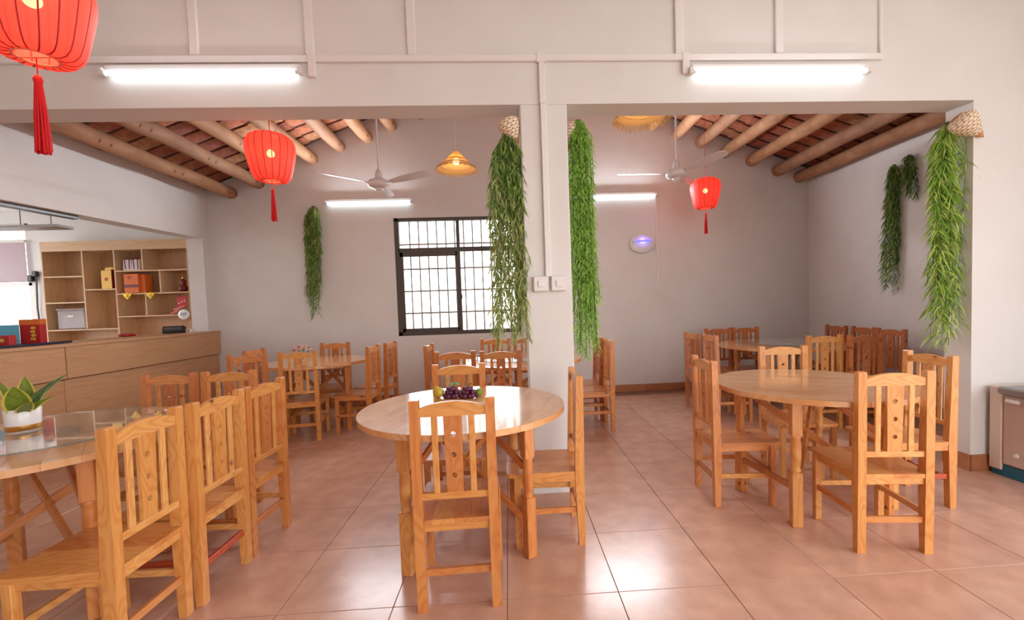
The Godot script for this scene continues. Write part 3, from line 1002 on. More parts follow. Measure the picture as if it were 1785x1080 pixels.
func turntable(label: String, x: float, z: float, r: float) -> void:
	var t := thing("glass_turntable", label, "turntable", Vector3(x, 0.846, z))
	part("base", turned([Vector2(0, 0), Vector2(0.12, 0), Vector2(0.12, 0.012), Vector2(0.10, 0.02), Vector2(0, 0.02)], 32), M.steel, t)
	var g := part("glass_disc", turned([Vector2(0, 0.0205), Vector2(r - 0.003, 0.0205)], 72), M.glass, t)
	g.mesh = turned([Vector2(0, 0.021), Vector2(r - 0.002, 0.021), Vector2(r - 0.002, 0.029), Vector2(0, 0.029)], 72)
	part("glass_rim", turned([Vector2(r - 0.002, 0.021), Vector2(r, 0.023), Vector2(r, 0.027), Vector2(r - 0.002, 0.029)], 72), M.glass_edge, t)

func furniture() -> void:
	seats = [make_chair(M.pine0, M.pine3, [M.pine0, M.pine1, M.pine3, M.pine0], M.pine1),
		make_chair(M.pine1, M.pine0, [M.pine2, M.pine1, M.pine0, M.pine2], M.pine2),
		make_chair(M.pine2, M.pine1, [M.pine4, M.pine2, M.pine1, M.pine2], M.pine4),
		make_chair(M.pine0, M.pine3, [M.pine0, M.pine3, M.pine1, M.pine0], M.red_pine),
		make_chair(M.pine4, M.pine4, [M.pine4, M.pine2, M.pine4, M.pine2], M.pine4)]
	# the big table by the serving counter
	table("large round wooden table at the left edge, carrying a glass turntable and potted plant", -2.48, -2.37, 0.66, 12, 40, "round wooden dining tables")
	turntable("large clear glass turntable under the potted plant on the left table", -2.48, -2.40, 0.50)
	var g := "pine chairs around the left front table"
	chair(0, -1.62, -1.943, -90, "nearest pine chair on the left, its whole seat and back shown from behind", g)
	chair(3, -1.59, -2.372, -91, "second pine chair in the left row, with a red stretcher between its back legs", g)
	chair(1, -1.575, -2.785, -93, "third and farthest pine chair of the left row beside the glass topped table", g)
	chair(2, -2.585, -3.36, 0, "pine chair facing us across the glass topped table, directly below the serving counter panel", g)
	chair(1, -2.165, -3.39, 0, "pine chair facing us behind the second chair of the left row", g)
	# centre table
	table("round wooden table in the centre before the pillar, grapes on its top", -0.30, -2.66, 0.62, 8, -20, "round wooden dining tables")
	g = "pine chairs around the centre table"
	chair(1, -0.283, -2.035, 182, "pine chair in front of the centre table, its back towards us", g)
	chair(0, 0.396, -2.70, -91, "pine chair seen side on between the centre table and the pillar", g)
	chair(1, -0.395, -3.26, 0, "pine chair facing us on the far side of the grape table", g)
	# back left table
	table("round wooden table at the back left holding a small bunch of flowers", -2.40, -5.45, 0.60, 20, 60, "round wooden dining tables")
	g = "pine chairs around the back left table"
	chair(2, -2.805, -4.72, 182, "pine chair before the flower table with its back to us, left of two", g)
	chair(2, -3.12, -5.41, 88, "pine chair half hidden at the far left of the flower table", g)
	chair(0, -2.365, -4.90, 190, "pine chair in front of the flower table, its back and seat side shown", g)
	chair(2, -2.43, -6.08, 0, "pine chair facing us behind the flower table against the back wall", g)
	chair(1, -1.685, -5.33, -92, "pine chair right of the flower table seen side on, the nearer of two", g)
	chair(2, -1.60, -5.80, -95, "pine chair right of the flower table, the farther of two", g)
	# back middle table behind the pillar
	table("large round wooden table with a glass turntable behind the pillar", 0.07, -4.92, 0.74, 0, 30, "round wooden dining tables")
	turntable("clear glass turntable on the table behind the pillar, below the long vines", 0.07, -4.92, 0.5)
	g = "pine chairs around the table behind the pillar"
	chair(2, -0.96, -5.17, 88, "pine chair seen edge on under the left part of the window", g)
	chair(2, -0.54, -4.24, 180, "pine chair with its back to us behind the centre table, left of two", g)
	chair(2, -0.095, -4.16, 180, "pine chair with its back to us below the vine, right of two", g)
	chair(2, -0.195, -5.75, 0, "pine chair facing us under the window, partly behind the hanging vine", g)
	chair(4, 0.245, -5.75, 0, "pine chair facing us under the window corner, mostly behind vine and pillar", g)
	chair(1, 1.135, -4.93, -90, "pine chair seen side on just right of the pillar, nearer of two", g)
	chair(4, 1.10, -5.36, -90, "pine chair right of the pillar behind another side on chair", g)
	# right table
	table("round wooden table in the right opening, bare plank top", 2.07, -2.88, 0.605, 6, 62, "round wooden dining tables")
	g = "pine chairs around the right front table"
	chair(1, 1.42, -3.06, 86, "pine chair at the left of the right table, seen side on", g)
	chair(0, 2.38, -3.62, -8, "pine chair facing us on the far side of the bare right table", g)
	chair(3, 2.93, -2.86, -95, "pine chair at the far right, sideways between table and white jamb", g)
	chair(0, 2.10, -2.245, 173, "pine chair in front of the right table with its back to us", g)
	# back right table
	table("large round wooden table with a glass top in the far right corner", 3.50, -5.35, 0.75, 0, 10, "round wooden dining tables")
	turntable("clear glass turntable on the far right corner table", 3.50, -5.35, 0.52)
	g = "pine chairs around the far right corner table"
	chair(2, 2.43, -5.08, 88, "pine chair side on at the left of the corner table, nearer of two", g)
	chair(2, 2.38, -5.50, 88, "pine chair side on at the left of the corner table, farther of two", g)
	chair(4, 3.05, -6.13, 0, "pine chair facing us at the back of the corner table, left of two", g)
	chair(4, 3.46, -6.13, 0, "pine chair facing us at the back of the corner table, right of two", g)
	chair(4, 4.61, -5.84, -92, "dark pine chair by the right wall, farthest of three", g)
	chair(4, 4.62, -5.38, -92, "dark pine chair by the right wall, middle of three", g)
	chair(4, 4.58, -4.935, -90, "dark pine chair by the right wall, nearest of three", g)
	chair(0, 3.39, -4.46, 180, "light pine chair with its back to us before the corner table", g)
	chair(4, 3.77, -4.36, 180, "reddish pine chair with its back to us before the corner table", g)
	# beside the photographer, only a post end shows
	chair(2, 0.546, -0.383, -41.8, "pine chair close to the camera, only a post top showing at the bottom edge", "")
	for s in seats:
		s.free()
	seats.clear()

# ------------------------------------------------------------------ things that hang
func omni(parent: Node, where: Vector3, c: Color, e: float, size := 0.03) -> void:
	var l := OmniLight3D.new()
	l.name = "lamp_light"
	l.position = where
	l.light_color = c
	l.light_energy = e
	l.omni_range = 12.0
	l.omni_attenuation = 2.0
	l.light_size = size
	l.shadow_enabled = true
	parent.add_child(l, true)

func lantern(label: String, x: float, ytop: float, z: float, d: float, cord: float, tassel: float, e: float) -> void:
	var h := d * 1.0
	var t := thing("red_lantern", label, "lantern", Vector3(x, ytop - h, z), 0.0, "red silk lanterns")
	var prof := [Vector2(0.17, 0.015), Vector2(0.24, 0.0), Vector2(0.31, 0.02), Vector2(0.365, 0.08), Vector2(0.405, 0.2), Vector2(0.45, 0.4), Vector2(0.485, 0.58), Vector2(0.50, 0.70), Vector2(0.49, 0.82), Vector2(0.44, 0.92), Vector2(0.34, 0.985), Vector2(0.24, 1.0), Vector2(0.19, 0.99)]
	var ribs := 18
	var sub := 6
	var s := S()
	var n := ribs * sub
	var pos := func(i: int, k: int) -> Vector3:
		var f := fposmod(float(k) / sub, 1.0)
		var bulge := 1.0 - 0.05 * pow(absf(2.0 * f - 1.0), 2.0)
		var a := TAU * k / n
		return Vector3(cos(a) * prof[i].x * bulge * d, prof[i].y * h, sin(a) * prof[i].x * bulge * d)
	for i in prof.size() - 1:
		for k in n:
			var q := [pos.call(i, k), pos.call(i, k + 1), pos.call(i + 1, k + 1), pos.call(i + 1, k)]
			var nr := []
			for c in 4:
				var v: Vector3 = q[c]
				var ii: int = i + (1 if c > 1 else 0)
				var lo: Vector2 = prof[maxi(ii - 1, 0)]
				var hi: Vector2 = prof[mini(ii + 1, prof.size() - 1)]
				var m := Vector2((hi.y - lo.y), -(hi.x - lo.x)).normalized()
				var rad := Vector3(v.x, 0, v.z).normalized()
				nr.append((rad * m.x + Vector3.UP * m.y).normalized())
			tri(s, q[0], q[1], q[2], nr[0], nr[1], nr[2])
			tri(s, q[0], q[2], q[3], nr[0], nr[2], nr[3])
	part("silk_shade", s.commit(), M.silk, t)
	for k in ribs:
		var pts := []
		for i in prof.size():
			pts.append(pos.call(i, k * sub) * Vector3(1.004, 1, 1.004))
		part("rib", tubes(pts, 0.0032, 5), M.red_rib, t)
	for y in [[0.175, 0.004], [0.19, h - 0.002]]:
		var ring := []
		for k in 25:
			ring.append(Vector3(cos(TAU * k / 24) * y[0] * d, y[1], sin(TAU * k / 24) * y[0] * d))
		var rg := part("ring", tubes(ring, 0.006, 8), M.pink_ring, t)
		if y[1] < 0.1:
			part("cross_wire", tubes([Vector3(-y[0] * d, y[1], 0), Vector3(y[0] * d, y[1], 0)], 0.003, 6), M.pink_ring, rg)
	part("bulb", ball(0.032 * d / 0.4, 16, 10), M.bulb, t, at(0, h * 0.60, 0))
	omni(t, Vector3(0, h * 0.60, 0), Color(1.0, 0.80, 0.55), e, 0.02)
	part("bulb_socket", turned([Vector2(0, 0), Vector2(0.018, 0), Vector2(0.018, 0.06), Vector2(0, 0.06)], 12), M.white, t, at(0, h * 0.60 + 0.03, 0))
	part("hanging_cord", tubes([Vector3(0, h * 0.60 + 0.09, 0), Vector3(0, h + cord, 0)], 0.003, 6), M.red_cord, t)
	# tassel
	var k := tassel / 0.40
	var ts := part("tassel_cord", tubes([Vector3(0, 0.004, 0), Vector3(0, -0.07 * k, 0)], 0.0025, 6), M.red_cord, t)
	part("knot", turned([Vector2(0, -0.115 * k), Vector2(0.013 * k, -0.11 * k), Vector2(0.017 * k, -0.09 * k), Vector2(0.011 * k, -0.075 * k), Vector2(0, -0.068 * k)], 12), M.red_cord, ts)
	var fr := S()
	for i in 26:
		var a := TAU * i / 26.0
		var rr := 0.010 if i % 2 else 0.005
		var dv := Vector3(cos(a), 0, sin(a))
		tube(fr, [dv * rr * k + Vector3(0, -0.11 * k, 0), dv * rr * 1.9 * k + Vector3(0, -0.25 * k, 0), dv * rr * 2.4 * k + Vector3(rng.randf_range(-0.003, 0.003), -tassel - rng.randf_range(-0.008, 0.008), 0)], 0.0042 * k, 5)
	part("fringe", fr.commit(), M.red_cord, ts).set_meta("kind", "stuff")

func tube_light(label: String, x0: float, x1: float, y: float, z: float, e: float) -> void:
	var c := (x0 + x1) / 2
	var l := x1 - x0
	var t := thing("fluorescent_light", label, "light", Vector3(c, y, z), 0.0, "fluorescent tube lights")
	part("housing", box_mesh(Vector3(0, 0.045, 0.016), Vector3(l + 0.04, 0.042, 0.032), 0.004), M.white, t)
	for sx in [-1.0, 1.0]:
		var cap := S()
		box(cap, Vector3(sx * (l / 2 + 0.03), 0.012, 0.035), Vector3(0.03, 0.05, 0.045), 0.004)
		lathe(cap, [Vector2(0, 0), Vector2(0.013, 0), Vector2(0.013, 0.03), Vector2(0, 0.03)], 14, Transform3D(Basis(Vector3(0, 0, 1), -PI / 2 * sx), Vector3(sx * (l / 2 - 0.005), 0, 0.045)))
		part("end_cap", cap.commit(), M.white, t)
	part("tube", tubes([Vector3(-l / 2, 0, 0.045), Vector3(l / 2, 0, 0.045)], 0.0155, 14), M.tube, t)
	for way in [Vector3(0, 0.05, 1), Vector3(0, 0.42, 1)]:
		var a := AreaLight3D.new()
		a.name = "tube_light"
		a.area_size = Vector2(l, 0.03)
		a.light_color = Color(0.95, 0.97, 1.0)
		a.light_energy = e
		a.area_range = 14.0
		a.shadow_enabled = true
		t.add_child(a, true)
		a.position = Vector3(0, 0.004 * signf(way.y), 0.064)
		a.basis = Basis.looking_at(way.normalized(), Vector3.UP)

func fan(label: String, x: float, y: float, z: float, blades: Array) -> void:
	var t := thing("ceiling_fan", label, "fan", Vector3(x, y, z), 0.0, "white ceiling fans")
	part("rod", tubes([Vector3(0, 0.10, 0), Vector3(0, 1.75, 0)], 0.011, 10), M.fan, t)
	part("rod_cover", turned([Vector2(0.0, 0.065), Vector2(0.045, 0.065), Vector2(0.038, 0.14), Vector2(0.015, 0.17), Vector2(0, 0.17)], 20), M.fan, t)
	part("motor", turned([Vector2(0, -0.055), Vector2(0.06, -0.055), Vector2(0.115, -0.035), Vector2(0.13, 0.0), Vector2(0.115, 0.035), Vector2(0.06, 0.06), Vector2(0, 0.065)], 32), M.fan, t)
	part("cap", turned([Vector2(0, -0.085), Vector2(0.035, -0.082), Vector2(0.05, -0.06), Vector2(0.05, -0.05)], 20), M.white, t)
	for b in blades:
		var poly := PackedVector2Array([Vector2(0.17, -0.035), Vector2(0.35, -0.062), Vector2(0.60, -0.07), Vector2(0.68, -0.062), Vector2(0.715, -0.03), Vector2(0.72, 0.0), Vector2(0.71, 0.035), Vector2(0.67, 0.06), Vector2(0.35, 0.055), Vector2(0.17, 0.035)])
		var pitch := Basis(Vector3(1, 0, 0), -PI / 2 - 0.24) 
		var bl := part("blade", ext(poly, -0.003, 0.003, Transform3D(pitch, Vector3.ZERO), 0), M.fan, t, Transform3D(Basis(Vector3.UP, deg_to_rad(b)) * Basis(Vector3(0, 0, 1), 0.04), Vector3(0, 0.0, 0)))
		part("blade_arm", box_mesh(Vector3(0.155, 0.0, 0), Vector3(0.13, 0.008, 0.035), 0.003), M.fan, bl)

func straw_lamp(label: String, x: float, y: float, z: float, r: float, h: float, cord: float, fringe: bool, e: float) -> void:
	var t := thing("straw_pendant", label, "lamp", Vector3(x, y, z), 0.0, "conical straw pendant lamps")
	var prof := []
	for i in 9:
		var f := i / 8.0
		prof.append(Vector2(lerpf(r, 0.015, f), pow(f, 1.12) * h))
	var s := S()
	var segs := 40
	for i in 8:
		for k in segs:
			var rr := []
			for c in [[i, k], [i, k + 1], [i + 1, k + 1], [i + 1, k]]:
				var a: float = TAU * c[1] / segs
				var wob := 1.0 + 0.012 * sin(c[1] * 7.0 + c[0] * 2.0)
				rr.append(Vector3(cos(a) * prof[c[0]].x * wob, prof[c[0]].y, sin(a) * prof[c[0]].x * wob))
			var nn := []
			for v in rr:
				nn.append((Vector3(v.x, 0, v.z).normalized() * h + Vector3.UP * r).normalized())
			tri(s, rr[0], rr[1], rr[2], nn[0], nn[1], nn[2], Vector2(k / 40.0, i / 8.0), Vector2((k + 1) / 40.0, i / 8.0), Vector2((k + 1) / 40.0, (i + 1) / 8.0))
			tri(s, rr[0], rr[2], rr[3], nn[0], nn[2], nn[3], Vector2(k / 40.0, i / 8.0), Vector2((k + 1) / 40.0, (i + 1) / 8.0), Vector2(k / 40.0, (i + 1) / 8.0))
	var sh := part("straw_shade", s.commit(), M.straw, t)
	var f := S()
	for i in 150:
		var a := TAU * i / 150.0 + rng.randf_range(-0.02, 0.02)
		var dv := Vector3(cos(a), 0, sin(a))
		var l := (0.055 if fringe else 0.022) * rng.randf_range(0.7, 1.25)
		tube(f, [dv * r * 0.98 + Vector3(0, 0.01, 0), dv * (r + l * 0.55) + Vector3(0, -l * 0.75, 0)], 0.0028, 4, false)
	part("straw_fringe", f.commit(), M.straw, sh).set_meta("kind", "stuff")
	for f2 in [0.25, 0.5, 0.75]:
		var ring := []
		for k in 33:
			ring.append(Vector3(cos(TAU * k / 32) * lerpf(r, 0.015, f2) * 1.01, pow(f2, 1.12) * h, sin(TAU * k / 32) * lerpf(r, 0.015, f2) * 1.01))
		part("band", tubes(ring, 0.004, 6), M.straw, sh)
	part("bulb", ball(0.035, 16, 10), M.bulb, t, at(0, h * 0.42, 0))
	omni(t, Vector3(0, h * 0.42, 0), Color(1.0, 0.86, 0.64), e, 0.025)
	part("socket", turned([Vector2(0, 0), Vector2(0.02, 0), Vector2(0.02, 0.06), Vector2(0, 0.06)], 12), M.black, t, at(0, h * 0.42 + 0.033, 0))
	part("cord", tubes([Vector3(0, h * 0.42 + 0.09, 0), Vector3(0, h + cord, 0)], 0.003, 6), M.white, t)

func hanging() -> void:
	lantern("big red lantern at the top left corner, nearest to us", -1.99, 2.99, -2.0, 0.41, 1.3, 0.40, 0.35)
	lantern("red lantern under the left tiled roof, in front of the roof logs", -1.965, 2.955, -3.8, 0.385, 1.15, 0.33, 0.25)
	lantern("smallest red lantern hanging by the right ceiling fan", 2.83, 3.14, -6.0, 0.41, 0.85, 0.35, 0.14)
	tube_light("fluorescent tube on the beam over the left opening", -2.715, -1.44, 3.142, ZF, TUBE_LIGHT * 0.15)
	tube_light("fluorescent tube on the wall over the right opening", 1.437, 2.75, 3.125, ZF, TUBE_LIGHT * 0.15)
	tube_light("fluorescent tube on the back wall left of the window", -2.70, -1.46, 3.095, ZW, TUBE_LIGHT)
	tube_light("fluorescent tube on the back wall right of the pillar", 1.10, 2.37, 3.11, ZW, TUBE_LIGHT * 1.4)
	fan("white ceiling fan in the left bay above the back wall tube", -1.47, 2.93, -5.2, [-25, 95, 215])
	fan("white ceiling fan in the right bay beside the small lantern", 2.10, 2.985, -5.2, [-66, 54, 174])
	straw_lamp("small glowing conical straw lamp between left fan and hanging vine", -0.495, 2.90, -4.6, 0.205, 0.19, 1.65, false, 0.12)
	straw_lamp("fringed straw lamp cut off by the beam over the right opening", 1.215, 3.06, -3.75, 0.215, 0.2, 1.25, true, 0.12)
	# insect lamp: white oval dish with a blue tube
	var t := thing("insect_lamp", "white oval insect lamp with a glowing blue tube on the back wall", "lamp", Vector3(2.155, 2.365, ZW))
	var body := S()
	lathe(body, [Vector2(0, 0.0), Vector2(0.20, 0.0), Vector2(0.215, 0.02), Vector2(0.205, 0.05), Vector2(0.16, 0.062), Vector2(0, 0.066)], 40, Transform3D(Basis(Vector3(1, 0, 0), Vector3(0, 0, 1), Vector3(0, -0.70, 0)), Vector3.ZERO))
	part("dish", body.commit(), M.white, t)
	part("blue_tube", tubes([Vector3(-0.13, 0.03, 0.085), Vector3(0.13, 0.045, 0.085)], 0.016, 12), M.uv_tube, t)
	for sx in [-1.0, 1.0]:
		part("tube_holder", box_mesh(Vector3(sx * 0.145, 0.037 + sx * 0.008, 0.075), Vector3(0.03, 0.04, 0.05), 0.005), M.white, t)
	omni(t, Vector3(0, 0.04, 0.085), Color(0.45, 0.42, 1.0), 0.05, 0.02)

# ------------------------------------------------------------------ greenery
func leaf_blade(s: SurfaceTool, p: Vector3, d: Vector3, side: Vector3, l: float, w: float, c: Color, droop := 0.25) -> void:
	# a narrow folded blade with a bend, four triangles each half
	var n := side.cross(d).normalized()
	var m := p + d * l * 0.5 + n * w * 0.25
	var tip := p + d * l + Vector3.DOWN * l * droop
	s.set_color(c)
	var a := m + side * w * 0.5 - n * w * 0.2
	var b := m - side * w * 0.5 - n * w * 0.2
	var na := (n + side * 0.5).normalized()
	var nb := (n - side * 0.5).normalized()
	tri(s, p, a, m, na, na, na)
	tri(s, a, tip, m, na, na, na)
	tri(s, p, m, b, nb, nb, nb)
	tri(s, m, tip, b, nb, nb, nb)

func vine(label: String, top: Vector3, bottom: Vector3, strands: int, spread: float, leaves: int, l: float, w: float, cols: Array, tuft: float, thin: float, sd: int, out := Vector3(0, 0, 1), splay := 0.75, tips := []) -> Node3D:
	var r := RandomNumberGenerator.new()
	r.seed = sd
	var t := thing("hanging_vine", label, "vine", top, 0.0, "artificial hanging vines")
	var st := S()
	var lf := S()
	var length := top.distance_to(bottom)
	for k in strands:
		var ang := r.randf() * TAU
		var rad := spread * sqrt(r.randf())
		var off := Vector3(cos(ang) * rad, 0, sin(ang) * rad * 0.6)
		if out.z > 0.5:
			off.z = absf(off.z)
		var run := length * r.randf_range(0.68, 1.0)
		if k < 3:
			run = length * r.randf_range(0.95, 1.02)
		var end := (bottom - top) * (run / length) + off * Vector3(thin, 1, thin)
		var pts := []
		var sw := Vector3(r.randf_range(-1, 1), 0, r.randf_range(-0.4, 0.4)) * spread * 0.35
		for i in 9:
			var f := i / 8.0
			var p := Vector3.ZERO.lerp(end, f)
			var belly := sin(minf(f * 7.0, 1.0) * PI / 2)
			p += off * belly * (1.0 - f * 0.35) * 1.0 + sw * sin(f * PI * 1.6 + ang)
			p.y += 0.05 * sin(minf(f * 6.0, 1.0) * PI)
			pts.append(p)
		tube(st, pts, 0.0018, 4, false)
		var cnt := int(leaves * run / length)
		for i in cnt:
			var f := (i + r.randf()) / cnt
			if r.randf() < tuft and f > 0.35:
				f *= r.randf_range(0.3, 1.0)
			var seg := minf(f * 8.0, 7.999)
			var j := int(seg)
			var p: Vector3 = pts[j].lerp(pts[j + 1], seg - j)
			var a := r.randf() * TAU
			var hor := Vector3(cos(a), 0, sin(a))
			if out.z > 0.5:
				hor.z = absf(hor.z)
			if absf(out.x) > 0.5:
				hor.x = absf(hor.x) * signf(out.x)
			var d := (hor * splay * r.randf_range(0.6, 1.2) + Vector3.DOWN * r.randf_range(0.5, 1.1)).normalized()
			var side := d.cross(hor.cross(Vector3.UP) + Vector3(0, 0.3, 0)).normalized()
			if r.randf() < 0.5:
				side = d.cross(hor).normalized()
			var c: Color = cols[r.randi() % cols.size()]
			if tips and f > r.randf_range(0.25, 0.55):
				c = tips[r.randi() % tips.size()]
			var v := r.randf_range(0.8, 1.2)
			leaf_blade(lf, p, d, side, l * r.randf_range(0.7, 1.2), w * r.randf_range(0.8, 1.2), Color(c.r * v, c.g * v, c.b * v))
	part("stems", st.commit(), M.stem, t).set_meta("kind", "stuff")
	part("leaves", lf.commit(), M.leaf, t).set_meta("kind", "stuff")
	return t

func cone_hat(label: String, tip: Vector3, base: Vector3, r: float) -> void:
	var t := thing("woven_cone", label, "basket", tip, 0.0, "woven cane cones holding vines")
	var axis := (base - tip)
	var h := axis.length()
	var up := axis.normalized()
	var x := up.cross(Vector3(0.3, 0.2, 1)).normalized()
	var xf := Transform3D(Basis(x, up, x.cross(up)), Vector3.ZERO)
	part("woven_shell", turned([Vector2(0.30 * r, 0.26 * h), Vector2(0.58 * r, 0.48 * h), Vector2(0.82 * r, 0.70 * h), Vector2(0.97 * r, 0.9 * h), Vector2(r, h), Vector2(0.93 * r, 1.10 * h), Vector2(0.72 * r, 1.20 * h), Vector2(0.4 * r, 1.26 * h)], 28, xf), M.cane, t)
	part("tip", turned([Vector2(0, 0), Vector2(0.31 * r, 0.265 * h)], 20, xf), M.cane_tip, t)
	var ring := []
	for k in 29:
		ring.append(xf * Vector3(cos(TAU * k / 28) * 0.41 * r, 1.255 * h, sin(TAU * k / 28) * 0.41 * r))
	part("rim", tubes(ring, 0.006, 8), M.cane_tip, t)

func greenery() -> void:
	var dark := [Color(0.06, 0.16, 0.02), Color(0.10, 0.22, 0.03), Color(0.16, 0.30, 0.04), Color(0.24, 0.36, 0.08)]
	var mid := [Color(0.14, 0.28, 0.04), Color(0.24, 0.38, 0.07), Color(0.36, 0.48, 0.13), Color(0.44, 0.50, 0.20)]
	var pale := [Color(0.34, 0.42, 0.12), Color(0.46, 0.50, 0.18), Color(0.55, 0.55, 0.26), Color(0.28, 0.38, 0.10)]
	var bright := [Color(0.28, 0.54, 0.07), Color(0.36, 0.62, 0.10), Color(0.45, 0.69, 0.15)]
	var lime := [Color(0.20, 0.40, 0.04), Color(0.32, 0.52, 0.07), Color(0.46, 0.60, 0.12), Color(0.54, 0.62, 0.18)]
	vine("green vine on the back wall left of the window", Vector3(-2.90, 3.06, ZW + 0.06), Vector3(-2.90, 1.42, ZW + 0.06), 24, 0.11, 120, 0.085, 0.012, dark + mid + mid, 0.45, 0.55, 3)
	vine("long vine on the left face of the pillar, thinning into pale strands", Vector3(0.035, 2.76, ZF - 0.06), Vector3(0.03, 1.17, ZF - 0.06), 36, 0.10, 120, 0.085, 0.011, dark + mid + mid, 0.2, 0.95, 5, Vector3(0, 0, 0), 0.6, pale)
	vine("dense bright green fern vine on the right face of the pillar", Vector3(0.585, 2.85, ZF - 0.10), Vector3(0.60, 1.02, ZF - 0.10), 48, 0.075, 230, 0.05, 0.007, bright, 0.1, 0.85, 9, Vector3(0, 0, 0), 1.1)
	vine("dark green vine draped over a nail on the right side wall", Vector3(4.86, 3.05, -5.19), Vector3(4.86, 1.45, -5.22), 18, 0.085, 110, 0.095, 0.011, dark + dark + mid, 0.25, 0.6, 13, Vector3(-1, 0, 0))
	var v4 := vine("short dark tail of vine beside the right wall vine", Vector3(4.86, 3.10, -4.98), Vector3(4.86, 2.60, -4.94), 8, 0.06, 60, 0.09, 0.011, dark, 0.2, 0.6, 15, Vector3(-1, 0, 0))
	v4.set_meta("group", "artificial hanging vines")
	vine("yellow green vine on the white jamb at the right opening", Vector3(3.565, 2.80, ZF - 0.10), Vector3(3.56, 1.03, ZF - 0.12), 24, 0.10, 100, 0.115, 0.012, lime, 0.3, 0.6, 17, Vector3(0, 0, 0))
	cone_hat("small woven cane cone fixed to the pillar above the left vine", Vector3(0.118, 2.655, ZF - 0.055), Vector3(0.045, 2.80, ZF - 0.05), 0.085)
	cone_hat("woven cane cone at the top of the right jamb, pointing down to the right", Vector3(3.715, 2.625, ZF + 0.03), Vector3(3.585, 2.765, ZF - 0.02), 0.10)
	cone_hat("woven cane cone half hidden behind the bright green fern vine", Vector3(0.50, 2.62, ZF - 0.13), Vector3(0.545, 2.80, ZF - 0.13), 0.055)
	# potted snake plant
	var t := thing("potted_plant", "yellow edged snake plant in a white and gold pot on the glass turntable", "plant", Vector3(-2.60, 0.876, -2.40), 0.80)
	part("pot", turned([Vector2(0, 0), Vector2(0.062, 0), Vector2(0.065, 0.004), Vector2(0.070, 0.118), Vector2(0.068, 0.120), Vector2(0.063, 0.118), Vector2(0.061, 0.10), Vector2(0, 0.10)], 40), M.ceramic, t)
	part("gold_band", turned([Vector2(0.0645, 0.004), Vector2(0.067, 0.006), Vector2(0.0685, 0.032), Vector2(0.066, 0.034)], 40), M.gold, t)
	part("soil", turned([Vector2(0, 0.108), Vector2(0.062, 0.104)], 24), M.soil, t)
	for lv in [[-0.012, 0.030, 0.150, 0.105, -0.010, 0.20, 1.0], [0.015, -0.018, 0.185, 0.075, 0.0, -0.2, 0.9], [-0.032, -0.008, 0.190, 0.042, -0.055, -0.2, 0.5], [0.028, 0.0, 0.185, 0.050, 0.15, 0.05, 0.0], [0.022, 0.035, 0.085, 0.052, 0.095, 0.35, 0.9], [0.034, 0.012, 0.14, 0.040, 0.070, 0.3, 0.1], [0.005, 0.045, 0.075, 0.065, 0.03, 0.5, 0.9]]:
		part("leaf", snake_leaf(Vector3(lv[0], 0.095, lv[1]), lv[2], lv[3], lv[4], lv[5] * 0.3, lv[6]), M.leaf, t)

func snake_leaf(p: Vector3, h: float, w: float, lx: float, lz: float, yellow: float) -> ArrayMesh:
	var s := S()
	var n := 10
	var rows := []
	for i in n + 1:
		var f := float(i) / n
		var ww := w * pow(sin(PI * (0.16 + 0.84 * f)), 0.8) * (1.0 if f < 0.999 else 0.02)
		var c := p + Vector3(lx * f * f, h * f, lz * f)
		var row := []
		for k in [-1.0, -0.78, -0.4, 0.0, 0.4, 0.78, 1.0]:
			row.append(c + Vector3(k * ww / 2, 0, 0.25 * ww * k * k))
		rows.append(row)
	for i in n:
		for k in 6:
			var c := Color(0.72, 0.60, 0.10) if (k == 0 or k == 5) and yellow > 0.2 else (Color(0.20, 0.25, 0.03) if yellow > 0.2 else Color(0.10, 0.16, 0.06))
			if (k == 0 or k == 5) and yellow <= 0.2:
				c = Color(0.45, 0.48, 0.22)
			if (i + k) % 4 == 0 and k > 0 and k < 5:
				c = c * 0.8
			s.set_color(c)
			var a: Vector3 = rows[i][k]
			var b: Vector3 = rows[i][k + 1]
			var d: Vector3 = rows[i + 1][k + 1]
			var e: Vector3 = rows[i + 1][k]
			var nn := (b - a).cross(e - a + Vector3(0, 0.001, 0)).normalized()
			quad(s, a, b, d, e, nn)
	return s.commit()

